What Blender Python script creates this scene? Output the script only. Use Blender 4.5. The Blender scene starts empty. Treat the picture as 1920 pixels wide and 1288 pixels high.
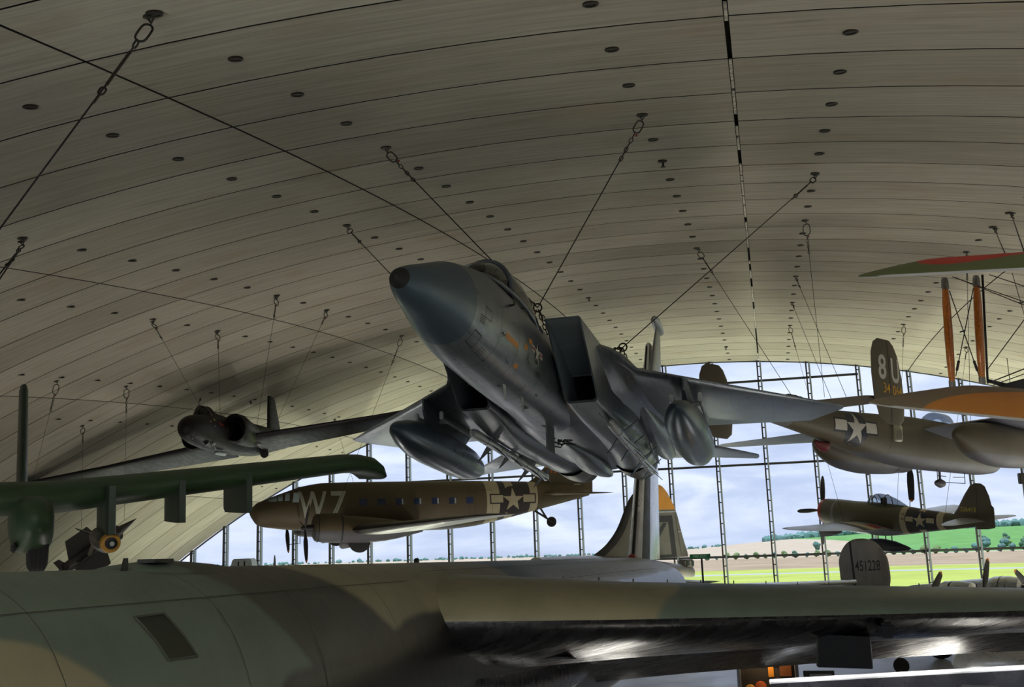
import bpy, bmesh, math, random
import numpy as np
from mathutils import Vector, Matrix, Euler
from mathutils.bvhtree import BVHTree
PI = math.pi
random.seed(7)
SC = bpy.context.scene
COL = SC.collection

# ------------------------------------------------------------------ helpers
def lin(c):
    out = []
    for v in c[:3]:
        v /= 255.0
        out.append(v / 12.92 if v <= 0.04045 else ((v + 0.055) / 1.055) ** 2.4)
    return tuple(out)

class NT:
    """small node-tree builder"""
    def __init__(s, tree):
        s.t = tree
    def n(s, kind, **kw):
        nd = s.t.nodes.new(kind)
        for k, v in kw.items():
            setattr(nd, k, v)
        return nd
    def link(s, a, b):
        s.t.links.new(a, b)
    def setin(s, sock, v):
        if hasattr(v, 'is_output'):
            s.link(v, sock)
        else:
            sock.default_value = v
    def math(s, op, a, b=0.0, clamp=False):
        nd = s.n('ShaderNodeMath', operation=op, use_clamp=clamp)
        s.setin(nd.inputs[0], a)
        s.setin(nd.inputs[1], b)
        return nd.outputs[0]
    def mix(s, f, a, b):
        nd = s.n('ShaderNodeMix', data_type='RGBA')
        s.setin(nd.inputs[0], f)
        for i, c in ((6, a), (7, b)):
            if isinstance(c, (tuple, list)):
                nd.inputs[i].default_value = tuple(c[:3]) + (1,)
            else:
                s.link(c, nd.inputs[i])
        return nd.outputs[2]
    def noise(s, vec, scale, detail=3, rough=0.55, dist=0.0):
        nd = s.n('ShaderNodeTexNoise')
        if vec is not None:
            s.link(vec, nd.inputs['Vector'])
        nd.inputs['Scale'].default_value = scale
        nd.inputs['Detail'].default_value = detail
        nd.inputs['Roughness'].default_value = rough
        nd.inputs['Distortion'].default_value = dist
        return nd.outputs[0]
    def ramp(s, f, a, b):
        """smooth step from a to b"""
        nd = s.n('ShaderNodeMapRange', interpolation_type='SMOOTHSTEP')
        s.setin(nd.inputs[0], f)
        nd.inputs[1].default_value = a
        nd.inputs[2].default_value = b
        return nd.outputs[0]
    def mapping(s, vec, scale=(1, 1, 1), rot=(0, 0, 0)):
        nd = s.n('ShaderNodeMapping')
        s.link(vec, nd.inputs[0])
        nd.inputs['Scale'].default_value = scale
        nd.inputs['Rotation'].default_value = rot
        return nd.outputs[0]

def new_mat(name):
    m = bpy.data.materials.new(name)
    m.use_nodes = True
    nt = NT(m.node_tree)
    b = m.node_tree.nodes['Principled BSDF']
    return m, nt, b

MATS = {}
def M(name, col, rough=0.5, metal=0.0, var=0.10, scale=2.0, stretch=(1, 1, 1), bump=0.0, spec=0.5, coat=0.0, lines=None):
    """painted / metal / fabric surface; colour varies with an object-space noise"""
    if name in MATS:
        return MATS[name]
    m, nt, b = new_mat(name)
    c = lin(col)
    tc = nt.n('ShaderNodeTexCoord').outputs['Object']
    v = nt.mapping(tc, stretch) if stretch != (1, 1, 1) else tc
    f = nt.noise(v, scale, 5, 0.6)
    f2 = nt.ramp(f, 0.3, 0.7)
    base = nt.mix(f2, tuple(x * (1 - var) for x in c), tuple(min(1, x * (1 + var)) for x in c))
    if lines:
        # panel joints: thin dark lines at regular stations along the length
        sp = nt.n('ShaderNodeSeparateXYZ')
        nt.link(tc, sp.inputs[0])
        fr = nt.math('FRACT', nt.math('MULTIPLY', sp.outputs[0], 1.0 / lines))
        ln = nt.math('LESS_THAN', fr, 0.012 / lines)
        base = nt.mix(nt.math('MULTIPLY', ln, 0.45), base, (0.01, 0.01, 0.01))
    nt.link(base, b.inputs['Base Color'])
    b.inputs['Metallic'].default_value = metal
    r = nt.math('ADD', nt.math('MULTIPLY', f2, 0.14), rough - 0.07, True)
    nt.link(r, b.inputs['Roughness'])
    b.inputs['Specular IOR Level'].default_value = spec
    if coat:
        b.inputs['Coat Weight'].default_value = coat
        b.inputs['Coat Roughness'].default_value = 0.25
    if bump:
        bp = nt.n('ShaderNodeBump')
        bp.inputs['Strength'].default_value = bump
        bp.inputs['Distance'].default_value = 0.02
        nt.link(f, bp.inputs['Height'])
        nt.link(bp.outputs[0], b.inputs['Normal'])
    MATS[name] = m
    return m

def glass(name, tint, alpha=0.12, rough=0.02):
    if name in MATS:
        return MATS[name]
    m, nt, b = new_mat(name)
    out = m.node_tree.nodes['Material Output']
    tr = nt.n('ShaderNodeBsdfTransparent')
    tr.inputs[0].default_value = lin(tint) + (1,)
    gl = nt.n('ShaderNodeBsdfGlossy')
    gl.inputs['Roughness'].default_value = rough
    lw = nt.n('ShaderNodeLayerWeight')
    lw.inputs[0].default_value = 0.35
    mx = nt.n('ShaderNodeMixShader')
    nt.link(nt.math('MULTIPLY', lw.outputs['Fresnel'], alpha * 3, True), mx.inputs[0])
    nt.link(tr.outputs[0], mx.inputs[1])
    nt.link(gl.outputs[0], mx.inputs[2])
    nt.link(mx.outputs[0], out.inputs[0])
    MATS[name] = m
    return m

def emis(name, col, strength):
    if name in MATS:
        return MATS[name]
    m, nt, b = new_mat(name)
    b.inputs['Base Color'].default_value = lin(col) + (1,)
    b.inputs['Emission Color'].default_value = lin(col) + (1,)
    b.inputs['Emission Strength'].default_value = strength
    MATS[name] = m
    return m

class MB:
    """collects geometry, built as ONE mesh object"""
    def __init__(s):
        s.v, s.f, s.m, s.sm = [], [], [], []
    def add(s, vs, fs, mat=0, smooth=True):
        o = len(s.v)
        s.v += [tuple(map(float, p)) for p in vs]
        for f in fs:
            s.f.append(tuple(i + o for i in f))
            s.m.append(mat)
            s.sm.append(smooth)
    def xf(s, mat4):
        s.v = [tuple(mat4 @ Vector(p)) for p in s.v]
        return s
    def join(s, o, mat=None):
        b = len(s.v)
        s.v += o.v
        s.f += [tuple(i + b for i in f) for f in o.f]
        s.m += o.m if mat is None else [mat] * len(o.m)
        s.sm += o.sm
        return s
    def bvh(s):
        return BVHTree.FromPolygons([Vector(p) for p in s.v], s.f)
    def build(s, name, mats, parent=None, loc=None, recalc=True, weld=False):
        if not isinstance(mats, (list, tuple)):
            mats = [mats]
        me = bpy.data.meshes.new(name)
        me.from_pydata(s.v, [], s.f)
        for m in mats:
            me.materials.append(m)
        me.polygons.foreach_set('material_index', [min(i, len(mats) - 1) for i in s.m])
        me.polygons.foreach_set('use_smooth', s.sm)
        bm = bmesh.new()
        bm.from_mesh(me)
        if weld:
            bmesh.ops.remove_doubles(bm, verts=bm.verts, dist=1e-4)
        if recalc:
            bmesh.ops.recalc_face_normals(bm, faces=bm.faces)
        bm.to_mesh(me)
        bm.free()
        o = bpy.data.objects.new(name, me)
        COL.objects.link(o)
        if parent is not None:
            o.parent = parent
        if loc is not None:
            o.location = loc
        if len(me.polygons):
            me.set_sharp_from_angle(angle=math.radians(38))
        return o

def tag(o, label=None, cat=None, group=None, kind=None):
    if label:
        o['label'] = label
    if cat:
        o['category'] = cat
    if group:
        o['group'] = group
    if kind:
        o['kind'] = kind
    return o

def thing(name, label, cat, loc=(0, 0, 0), rot=(0, 0, 0), group=None):
    o = bpy.data.objects.new(name, None)
    o.empty_display_size = 0.2
    COL.objects.link(o)
    o.location = loc
    o.rotation_euler = rot
    return tag(o, label, cat, group)

def struct(o):
    o['kind'] = 'structure'
    return o

# ---- shapes
def ring(x, zc, hw, hu, hd=None, yc=0.0, n=28, e=2.0, ed=None):
    hd = hu if hd is None else hd
    ed = e if ed is None else ed
    pts = []
    for i in range(n):
        t = 2 * PI * (i + 0.5) / n
        c, s = math.cos(t), math.sin(t)
        ex = 2.0 / (e if s >= 0 else ed)
        pts.append((x, yc + hw * math.copysign(abs(c) ** ex, c), zc + (hu if s >= 0 else hd) * math.copysign(abs(s) ** ex, s)))
    return pts

def loft(mb, rings, mats=0, cap0=True, cap1=True, smooth=True, closed=True):
    n = len(rings[0])
    o = len(mb.v)
    for r in rings:
        mb.v += [tuple(map(float, p)) for p in r]
    for k in range(len(rings) - 1):
        mt = mats[k] if isinstance(mats, (list, tuple)) else mats
        for i in range(n if closed else n - 1):
            j = (i + 1) % n
            mb.f.append((o + k * n + i, o + k * n + j, o + (k + 1) * n + j, o + (k + 1) * n + i))
            mb.m.append(mt)
            mb.sm.append(smooth)
    m0 = mats[0] if isinstance(mats, (list, tuple)) else mats
    m1 = mats[-1] if isinstance(mats, (list, tuple)) else mats
    if cap0:
        mb.f.append(tuple(o + i for i in range(n)))
        mb.m.append(m0)
        mb.sm.append(False)
    if cap1:
        b = o + (len(rings) - 1) * n
        mb.f.append(tuple(b + i for i in range(n)))
        mb.m.append(m1)
        mb.sm.append(False)

def crom(tab, sub):
    """Catmull-Rom refinement (monotone in the first column) of a table of rows"""
    T = np.array(tab, float)
    X = T[:, 0]
    n = len(X)
    D = np.zeros_like(T)
    for i in range(n):
        if i == 0:
            D[i] = (T[1] - T[0]) / max(1e-9, X[1] - X[0])
        elif i == n - 1:
            D[i] = (T[-1] - T[-2]) / max(1e-9, X[-1] - X[-2])
        else:
            a = (T[i] - T[i - 1]) / max(1e-9, X[i] - X[i - 1])
            b = (T[i + 1] - T[i]) / max(1e-9, X[i + 1] - X[i])
            d = np.where(a * b > 0, 2 * a * b / np.where(np.abs(a + b) < 1e-12, 1, a + b), 0)
            D[i] = d
    out = []
    for i in range(n - 1):
        h = X[i + 1] - X[i]
        for k in range(sub):
            t = k / sub
            h00 = 2 * t ** 3 - 3 * t ** 2 + 1
            h10 = t ** 3 - 2 * t ** 2 + t
            h01 = -2 * t ** 3 + 3 * t ** 2
            h11 = t ** 3 - t ** 2
            out.append(h00 * T[i] + h10 * h * D[i] + h01 * T[i + 1] + h11 * h * D[i + 1])
    out.append(T[-1])
    return out

def body(mb, tab, n=28, sub=3, mat=0, yc=0.0, cap=True, cut=None):
    """fuselage: rows (x, zc, halfwidth, up, down, exponent[, lower exponent[, y offset]]); cut = [(x, material)] bands"""
    if len({len(r) for r in tab}) > 1:
        tab = [tuple(r) + ((r[5],) if len(r) == 6 else ()) for r in tab]
    R = []
    xs = []
    for r in crom(tab, sub):
        e = r[5] if len(r) > 5 else 2.0
        ed = r[6] if len(r) > 6 else e
        y = r[7] if len(r) > 7 else 0.0
        R.append(ring(r[0], r[1], max(r[2], 1e-3), max(r[3], 1e-3), max(r[4], 1e-3), yc + y, n, e, ed))
        xs.append(r[0])
    mats = mat
    if cut:
        mats = []
        for k in range(len(R) - 1):
            xm = (xs[k] + xs[k + 1]) / 2
            m = mat
            for a, b, mm in cut:
                if a <= xm < b:
                    m = mm
            mats.append(m)
    loft(mb, R, mats, cap, cap)

def rev(mb, prof, yc=0.0, zc=0.0, n=20, mat=0, cap=True):
    """body of revolution about an x-parallel axis; prof = [(x, r)]"""
    loft(mb, [[(x, yc + max(r, 1e-3) * math.cos(2 * PI * i / n), zc + max(r, 1e-3) * math.sin(2 * PI * i / n)) for i in range(n)] for x, r in prof], mat, cap, cap)

def foil(n=10, camber=0.0):
    xs = [0.5 * (1 - math.cos(PI * i / n)) for i in range(n + 1)]
    def yt(x):
        return 5 * (0.2969 * math.sqrt(x) - 0.126 * x - 0.3516 * x * x + 0.2843 * x ** 3 - 0.1036 * x ** 4)
    up = [(x, yt(x), camber * 4 * x * (1 - x)) for x in xs]
    return [(x, t, c) for x, t, c in up] + [(x, -t, c) for x, t, c in reversed(up[1:-1])]

def wing(mb, st, n=10, axis='z', camber=0.0, mat=0, cap0=True, cap1=True):
    """lofted aerofoil; stations (xLE, y, z, chord, thickness ratio[, twist deg])"""
    F = foil(n, camber)
    R = []
    for s in st:
        x0, y0, z0, c, t = s[:5]
        tw = math.radians(s[5]) if len(s) > 5 else 0
        r = []
        for (a, b, cm) in F:
            dx = a * c
            dz = (b * t + cm) * c
            px = dx * math.cos(tw) + dz * math.sin(tw)
            pz = -dx * math.sin(tw) + dz * math.cos(tw)
            if axis == 'z':
                r.append((x0 + px, y0, z0 + pz))
            else:
                r.append((x0 + px, y0 + pz, z0))
        R.append(r)
    loft(mb, R, mat, cap0, cap1)

def tube(mb, pts, r, n=8, mat=0, cap=True):
    pts = [Vector(p) for p in pts]
    R = []
    up = None
    for i, p in enumerate(pts):
        a = pts[max(0, i - 1)]
        b = pts[min(len(pts) - 1, i + 1)]
        d = (b - a).normalized()
        if up is None:
            up = d.orthogonal().normalized()
        up = (up - d * up.dot(d))
        up = up.normalized() if up.length > 1e-6 else d.orthogonal().normalized()
        sd = d.cross(up)
        rr = r[i] if isinstance(r, (list, tuple)) else r
        R.append([tuple(p + (up * math.cos(2 * PI * k / n) + sd * math.sin(2 * PI * k / n)) * rr) for k in range(n)])
    loft(mb, R, mat, cap, cap)

def box(mb, c, s, rot=None, mat=0, bev=0.0):
    x, y, z = s[0] / 2, s[1] / 2, s[2] / 2
    if bev > 0:
        b = min(bev, x * .9, y * .9, z * .9)
        pts = []
        fs = []
        bm = bmesh.new()
        bmesh.ops.create_cube(bm, size=1.0)
        for v in bm.verts:
            v.co = Vector((v.co.x * 2 * x, v.co.y * 2 * y, v.co.z * 2 * z))
        bmesh.ops.bevel(bm, geom=list(bm.edges), offset=b, segments=2, affect='EDGES')
        bm.verts.index_update()
        pts = [v.co.copy() for v in bm.verts]
        fs = [tuple(v.index for v in f.verts) for f in bm.faces]
        bm.free()
    else:
        pts = [Vector((a * x, b * y, d * z)) for a in (-1, 1) for b in (-1, 1) for d in (-1, 1)]
        fs = [(0, 1, 3, 2), (4, 6, 7, 5), (0, 4, 5, 1), (2, 3, 7, 6), (0, 2, 6, 4), (1, 5, 7, 3)]
    if rot is not None:
        R = rot if isinstance(rot, Matrix) else Euler(rot).to_matrix()
        pts = [R @ p for p in pts]
    mb.add([p + Vector(c) for p in pts], fs, mat, False)

def prism(mb, pts2, h, org, U, V, W, mat=0, smooth=False):
    """extrude a 2-D outline (in U, V) along W by h, centred"""
    U, V, W, org = Vector(U), Vector(V), Vector(W), Vector(org)
    n = len(pts2)
    a = [org + U * p[0] + V * p[1] - W * h / 2 for p in pts2]
    b = [p + W * h for p in a]
    fs = [tuple(range(n)), tuple(range(n, 2 * n))] + [(i, (i + 1) % n, n + (i + 1) % n, n + i) for i in range(n)]
    mb.add(a + b, fs, mat, smooth)

def torus(mb, c, U, V, R, r, n=20, k=8, mat=0, stretch=1.0):
    """ring in the U,V plane; stretch lengthens it along U (an oval link)"""
    U, V, c = Vector(U).normalized(), Vector(V).normalized(), Vector(c)
    W = U.cross(V)
    rings = []
    for i in range(n):
        t = 2 * PI * i / n
        cx, sy = math.cos(t), math.sin(t)
        p = c + U * (R * cx + math.copysign(R * (stretch - 1), cx) * min(1, abs(cx) * 3)) + V * R * sy
        d = (U * cx + V * sy)
        rings.append([p + (d * math.cos(2 * PI * j / k) + W * math.sin(2 * PI * j / k)) * r for j in range(k)])
    rings.append(rings[0])
    loft(mb, rings, mat, False, False)

# ---- lettering and markings projected on a surface
def _subdiv(vs, fs, L):
    bm = bmesh.new()
    V = [bm.verts.new((p[0], p[1], 0)) for p in vs]
    for f in fs:
        try:
            bm.faces.new([V[i] for i in f])
        except ValueError:
            pass
    bmesh.ops.triangulate(bm, faces=bm.faces)
    for _ in range(6):
        ed = [e for e in bm.edges if e.calc_length() > L]
        if not ed:
            break
        bmesh.ops.subdivide_edges(bm, edges=ed, cuts=1)
        bmesh.ops.triangulate(bm, faces=bm.faces)
    bm.verts.index_update()
    out = [(v.co.x, v.co.y) for v in bm.verts], [tuple(v.index for v in f.verts) for f in bm.faces]
    bm.free()
    return out

def text2d(s, height, bold=0.0, squash=1.0):
    cu = bpy.data.curves.new('lettering', 'FONT')
    cu.body = s
    cu.size = 1.0
    cu.offset = bold
    cu.align_x = 'CENTER'
    cu.resolution_u = 4
    ob = bpy.data.objects.new('lettering', cu)
    COL.objects.link(ob)
    dg = bpy.context.evaluated_depsgraph_get()
    dg.update()
    me = bpy.data.meshes.new_from_object(ob.evaluated_get(dg))
    vs = [(v.co.x, v.co.y) for v in me.vertices]
    fs = [tuple(p.vertices) for p in me.polygons]
    bpy.data.objects.remove(ob)
    bpy.data.curves.remove(cu)
    bpy.data.meshes.remove(me)
    y0 = min(v[1] for v in vs)
    y1 = max(v[1] for v in vs)
    k = height / (y1 - y0)
    return [(v[0] * k * squash, (v[1] - (y0 + y1) / 2) * k) for v in vs], fs

def star2d(R, cx=0, cy=0, rot=0):
    pts = []
    for i in range(10):
        a = PI / 2 + rot + i * PI / 5
        r = R if i % 2 == 0 else R * 0.382
        pts.append((cx + r * math.cos(a), cy + r * math.sin(a)))
    pts.append((cx, cy))
    return pts, [(i, (i + 1) % 10, 10) for i in range(10)]

def disc2d(R, n=28, cx=0, cy=0):
    return [(cx + R * math.cos(2 * PI * i / n), cy + R * math.sin(2 * PI * i / n)) for i in range(n)] + [(cx, cy)], [(i, (i + 1) % n, n) for i in range(n)]

def rect2d(x0, y0, x1, y1):
    return [(x0, y0), (x1, y0), (x1, y1), (x0, y1)], [(0, 1, 2, 3)]

def decal(mb, bv, shape, org, U, V, D, mat, off=0.006, L=0.12, maxd=4.0):
    """lay a flat shape on the surface behind it: cast from org + aU + bV along D"""
    vs, fs = _subdiv(shape[0], shape[1], L)
    U, V, D, org = Vector(U), Vector(V), Vector(D).normalized(), Vector(org)
    P = []
    for a, b in vs:
        o = org + U * a + V * b
        h = bv.ray_cast(o, D, maxd)
        P.append(None if h[0] is None else h[0] - D * off)
    idx = {}
    out = []
    for i, p in enumerate(P):
        if p is not None:
            idx[i] = len(out)
            out.append(p)
    mb.add(out, [tuple(idx[i] for i in f) for f in fs if all(i in idx for i in f)], mat, True)

def insignia(mb, bv, org, U, V, D, R, blue, white, red=None, bars=True, off=0.006, L=0.1, border=True, disc=True):
    if border and bars:
        decal(mb, bv, rect2d(-2.12 * R, -.30 * R, 2.12 * R, .52 * R), org, U, V, D, blue, off, L)
    if disc:
        decal(mb, bv, disc2d(1.13 * R if border else R), org, U, V, D, blue, off * 1.3, L)
    if bars:
        for s in (-1, 1):
            x0, x1 = (-2.0 * R, -.93 * R) if s < 0 else (.93 * R, 2.0 * R)
            decal(mb, bv, rect2d(x0, -.19 * R, x1, .41 * R), org, U, V, D, white, off * 1.7, L)
            if red is not None:
                decal(mb, bv, rect2d(x0, .02 * R, x1, .2 * R), org, U, V, D, red, off * 2.2, L)
    decal(mb, bv, star2d(1.0 * R), org, U, V, D, white, off * 2.4, L)

# propeller blade along +z from the hub, thin in x
def blade(mb, R, w, ang, x0=0.0, tipm=1, mat=0, r0=0.1, tip=0.12, pitch=30, yc=0, zc=0):
    ca, sa = math.cos(ang), math.sin(ang)
    prof = [(r0, .35, .5), (.22, .5, .3), (.38, .9, .14), (.55, 1.0, .1), (.75, .95, .08), (1 - tip, .8, .07), (.97, .5, .06), (1.0, .15, .05)]
    R_ = []
    ms = []
    for k, (f, cw, th) in enumerate(prof):
        pa = math.radians(pitch * (1.4 - f))
        pts = []
        for i in range(12):
            t = 2 * PI * i / 12
            a = math.cos(t) * cw * w / 2
            b = math.sin(t) * th * w / 2
            yy = a * math.cos(pa) - b * math.sin(pa)
            xx = a * math.sin(pa) + b * math.cos(pa)
            zz = f * R
            pts.append((x0 + xx, yc + yy * ca + zz * sa, zc - yy * sa + zz * ca))
        R_.append(pts)
        if k:
            ms.append(tipm if f > 1 - tip + .001 else mat)
    loft(mb, R_, ms)
# ------------------------------------------------------------------ camera and the geometry of the hall
EYE = Vector((0, 0, 6.0))
FPX, PITCH, ROLL, YAW = 1941.5, 0.192502, 0.0357507, 0.2372562
cam_d = bpy.data.cameras.new('camera')
cam_d.sensor_width = 36.0
cam_d.lens = FPX / 1920 * 36.0
cam_d.clip_start = 0.05
cam_d.clip_end = 6000
cam = bpy.data.objects.new('camera', cam_d)
COL.objects.link(cam)
_F = Vector((0, math.cos(PITCH), math.sin(PITCH)))
_U0 = Vector((0, -math.sin(PITCH), math.cos(PITCH)))
_R0 = Vector((1, 0, 0))
_cr, _sr = math.cos(ROLL), math.sin(ROLL)
_Rt = _R0 * _cr - _U0 * _sr
_Up = _R0 * _sr + _U0 * _cr
cam.matrix_world = Matrix(((_Rt.x, _Up.x, -_F.x, EYE.x), (_Rt.y, _Up.y, -_F.y, EYE.y), (_Rt.z, _Up.z, -_F.z, EYE.z), (0, 0, 0, 1)))
SC.camera = cam

def ray(px, py):
    return (_Rt * ((px - 960) / FPX) + _Up * ((644 - py) / FPX) + _F)
def at(px, py, Y):
    """the point at world depth Y that is seen at photo pixel (px, py)"""
    d = ray(px, py)
    return EYE + d * (Y / d.y)

# hall frame: u across, v along the axis towards the glass wall
CB, SB = math.cos(YAW), math.sin(YAW)
def W(u, v, z):
    return Vector((CB * u + SB * v, -SB * u + CB * v, z))
def Bf(P):
    return (CB * P[0] - SB * P[1], SB * P[0] + CB * P[1], P[2])
V0, RL, RT, U0 = 66.27753, 311.85925, 69.95981, -5.26457
AC, DA, B0, DB = 0.07412, 0.1424697, -0.16313246, 0.00760762
NF, VF = 24.9057, 74.491
def roof(al, be, up=0.0):
    rho = RL + up - RT * (1 - math.cos(al))
    return W(U0 + RT * math.sin(al), V0 + rho * math.sin(be), 18.5 - RL + rho * math.cos(be))
def roofk(k, n, up=0.0):
    return roof(AC + k * DA, B0 + n * DB, up)
def inside(P):
    u, v, z = Bf(P)
    sa = (u - U0) / RT
    if abs(sa) >= 1:
        return -1
    return RL - RT * (1 - math.sqrt(1 - sa * sa)) - math.hypot(v - V0, z - 18.5 + RL)
def hitroof(px, py):
    d = ray(px, py).normalized()
    t = 1.0
    while t < 160 and inside(EYE + d * t) > 0:
        t += 0.25
    a, b = t - 0.25, t
    for _ in range(20):
        m = (a + b) / 2
        if inside(EYE + d * m) > 0:
            a = m
        else:
            b = m
    P = EYE + d * a
    u, v, z = Bf(P)
    # outward normal by differences
    e = 0.05
    g = Vector((inside(P + Vector((e, 0, 0))) - inside(P), inside(P + Vector((0, e, 0))) - inside(P), inside(P + Vector((0, 0, e))) - inside(P)))
    return P, g.normalized()          # normal points into the hall
# ------------------------------------------------------------------ the hall
def concrete():
    m, nt, b = new_mat('cast_concrete')
    uv = nt.n('ShaderNodeUVMap', uv_map='panel').outputs[0]
    sp = nt.n('ShaderNodeSeparateXYZ')
    nt.link(uv, sp.inputs[0])
    fl = nt.n('ShaderNodeCombineXYZ')
    nt.link(nt.math('FLOOR', sp.outputs[0]), fl.inputs[0])
    nt.link(nt.math('FLOOR', sp.outputs[1]), fl.inputs[1])
    wn = nt.n('ShaderNodeTexWhiteNoise', noise_dimensions='3D')
    nt.link(fl.outputs[0], wn.inputs[0])
    streak = nt.noise(nt.mapping(uv, (1.6, 9.0, 1)), 2.2, 6, 0.62, 0.4)
    blot = nt.noise(nt.mapping(uv, (2.2, 1.1, 1)), 1.3, 4, 0.6)
    grain = nt.noise(nt.mapping(uv, (40, 60, 1)), 3.0, 2)
    f = nt.math('ADD', nt.math('MULTIPLY', nt.ramp(streak, .3, .7), .42), nt.math('MULTIPLY', wn.outputs[0], .34))
    f = nt.math('ADD', f, nt.math('MULTIPLY', grain, .12))
    base = nt.mix(f, lin((164, 157, 138)), lin((222, 216, 196)))
    base = nt.mix(nt.math('MULTIPLY', nt.ramp(blot, .52, .74), .5), base, lin((178, 160, 134)))
    rust = nt.noise(nt.mapping(uv, (1.1, 2.6, 1)), 3.1, 3, .5)
    base = nt.mix(nt.math('MULTIPLY', nt.ramp(rust, .60, .76), .45), base, lin((146, 138, 118)))
    nt.link(base, b.inputs['Base Color'])
    b.inputs['Roughness'].default_value = 0.85
    bp = nt.n('ShaderNodeBump')
    bp.inputs['Strength'].default_value = 0.15
    bp.inputs['Distance'].default_value = 0.02
    nt.link(streak, bp.inputs['Height'])
    nt.link(bp.outputs[0], b.inputs['Normal'])
    return m
CONC = concrete()
JOINT = M('joint_shadow', (34, 31, 27), 0.9)
CAULK = M('pale_caulk', (214, 206, 190), 0.8, var=.5, scale=9)

NREAR = -12
def build_ceiling():
    bm = bmesh.new()
    uvl = bm.loops.layers.uv.new('panel')
    k0, k1, n0, n1 = -6, 5, NREAR, 25
    NS = 7
    g = 0.027
    def alim(n):
        # where this row meets the floor
        be = B0 + n * DB
        lo, hi = 0.0, 1.2
        for _ in range(30):
            m_ = (lo + hi) / 2
            if roof(m_, be).z > -0.3:
                lo = m_
            else:
                hi = m_
        return lo
    for n in range(n0, n1):
        na, nb = n + g / 2.37, (NF if n == n1 - 1 else n + 1 - g / 2.37)
        la = min(alim(na), alim(nb))
        for k in range(k0, k1):
            ga = g * (1.6 if k in (0,) else 1) / 9.97
            gb = g * (1.6 if k + 1 == 0 else 1) / 9.97
            ka, kb = k + ga, k + 1 - gb
            A = [AC + (ka + (kb - ka) * i / NS) * DA for i in range(NS + 1)]
            A = [max(-la, min(la, a)) for a in A]
            if A[-1] - A[0] < 1e-4:
                continue
            lowr = [[bm.verts.new(roof(a, B0 + nn * DB)) for a in A] for nn in (na, nb)]
            upr = [[bm.verts.new(roof(a, B0 + nn * DB, 0.16)) for a in A] for nn in (na, nb)]
            def uvset(f, pts):
                for lp, (a, nn) in zip(f.loops, pts):
                    lp[uvl].uv = ((a - AC) / DA + 20, nn + 40)
            for i in range(NS):
                if A[i + 1] - A[i] < 1e-5:
                    continue
                f = bm.faces.new((lowr[0][i], lowr[1][i], lowr[1][i + 1], lowr[0][i + 1]))
                f.smooth = True
                uvset(f, ((A[i], na), (A[i], nb), (A[i + 1], nb), (A[i + 1], na)))
                for j in (0, 1):
                    f = bm.faces.new((lowr[j][i], lowr[j][i + 1], upr[j][i + 1], upr[j][i]))
                    f.material_index = 1
            for i in (0, NS):
                try:
                    f = bm.faces.new((lowr[0][i], lowr[1][i], upr[1][i], upr[0][i]))
                    f.material_index = 1
                except ValueError:
                    pass
    # closing shell above the joints
    rows = range(n0, n1 + 1)
    grid = []
    for n in rows:
        nn = NF if n == n1 else n
        la = alim(nn)
        grid.append([bm.verts.new(roof(-la + 2 * la * i / 60, B0 + nn * DB, 0.17)) for i in range(61)])
    for a, b in zip(grid[:-1], grid[1:]):
        for i in range(60):
            f = bm.faces.new((a[i], a[i + 1], b[i + 1], b[i]))
            f.material_index = 1
    me = bpy.data.meshes.new('ceiling')
    bm.to_mesh(me)
    bm.free()
    for m in (CONC, JOINT):
        me.materials.append(m)
    o = bpy.data.objects.new('ceiling', me)
    COL.objects.link(o)
    return struct(o)
build_ceiling()

# pale sealant in the joint along the crown
mb = MB()
n = -10.0
while n < NF - .1:
    L = random.choice((.25, .35, .55, .8))
    if random.random() < .62:
        a, b = n, min(NF, n + L)
        w = .028 / 9.97
        mb.add([roofk(-w, a, .012), roofk(w, a, .012), roofk(w, b, .012), roofk(-w, b, .012),
                roofk(-w, a, .05), roofk(w, a, .05), roofk(w, b, .05), roofk(-w, b, .05)],
               [(0, 1, 2, 3), (4, 5, 6, 7), (0, 1, 5, 4), (2, 3, 7, 6)], 0, False)
    n += L + .08
struct(mb.build('trim_1', CAULK))

# floor of the hall
FLOOR = M('hall_floor', (150, 150, 152), 0.35, var=.08, scale=.6)
mb = MB()
q = [(-52, -13.5), (52, -13.5), (52, VF), (-52, VF)]
mb.add([W(u, v, 0) for u, v in q] + [W(u, v, -.3) for u, v in q], [(0, 1, 2, 3), (4, 5, 6, 7), (0, 1, 5, 4), (1, 2, 6, 5), (2, 3, 7, 6), (3, 0, 4, 7)], 0, False)
struct(mb.build('floor', FLOOR))

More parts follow.
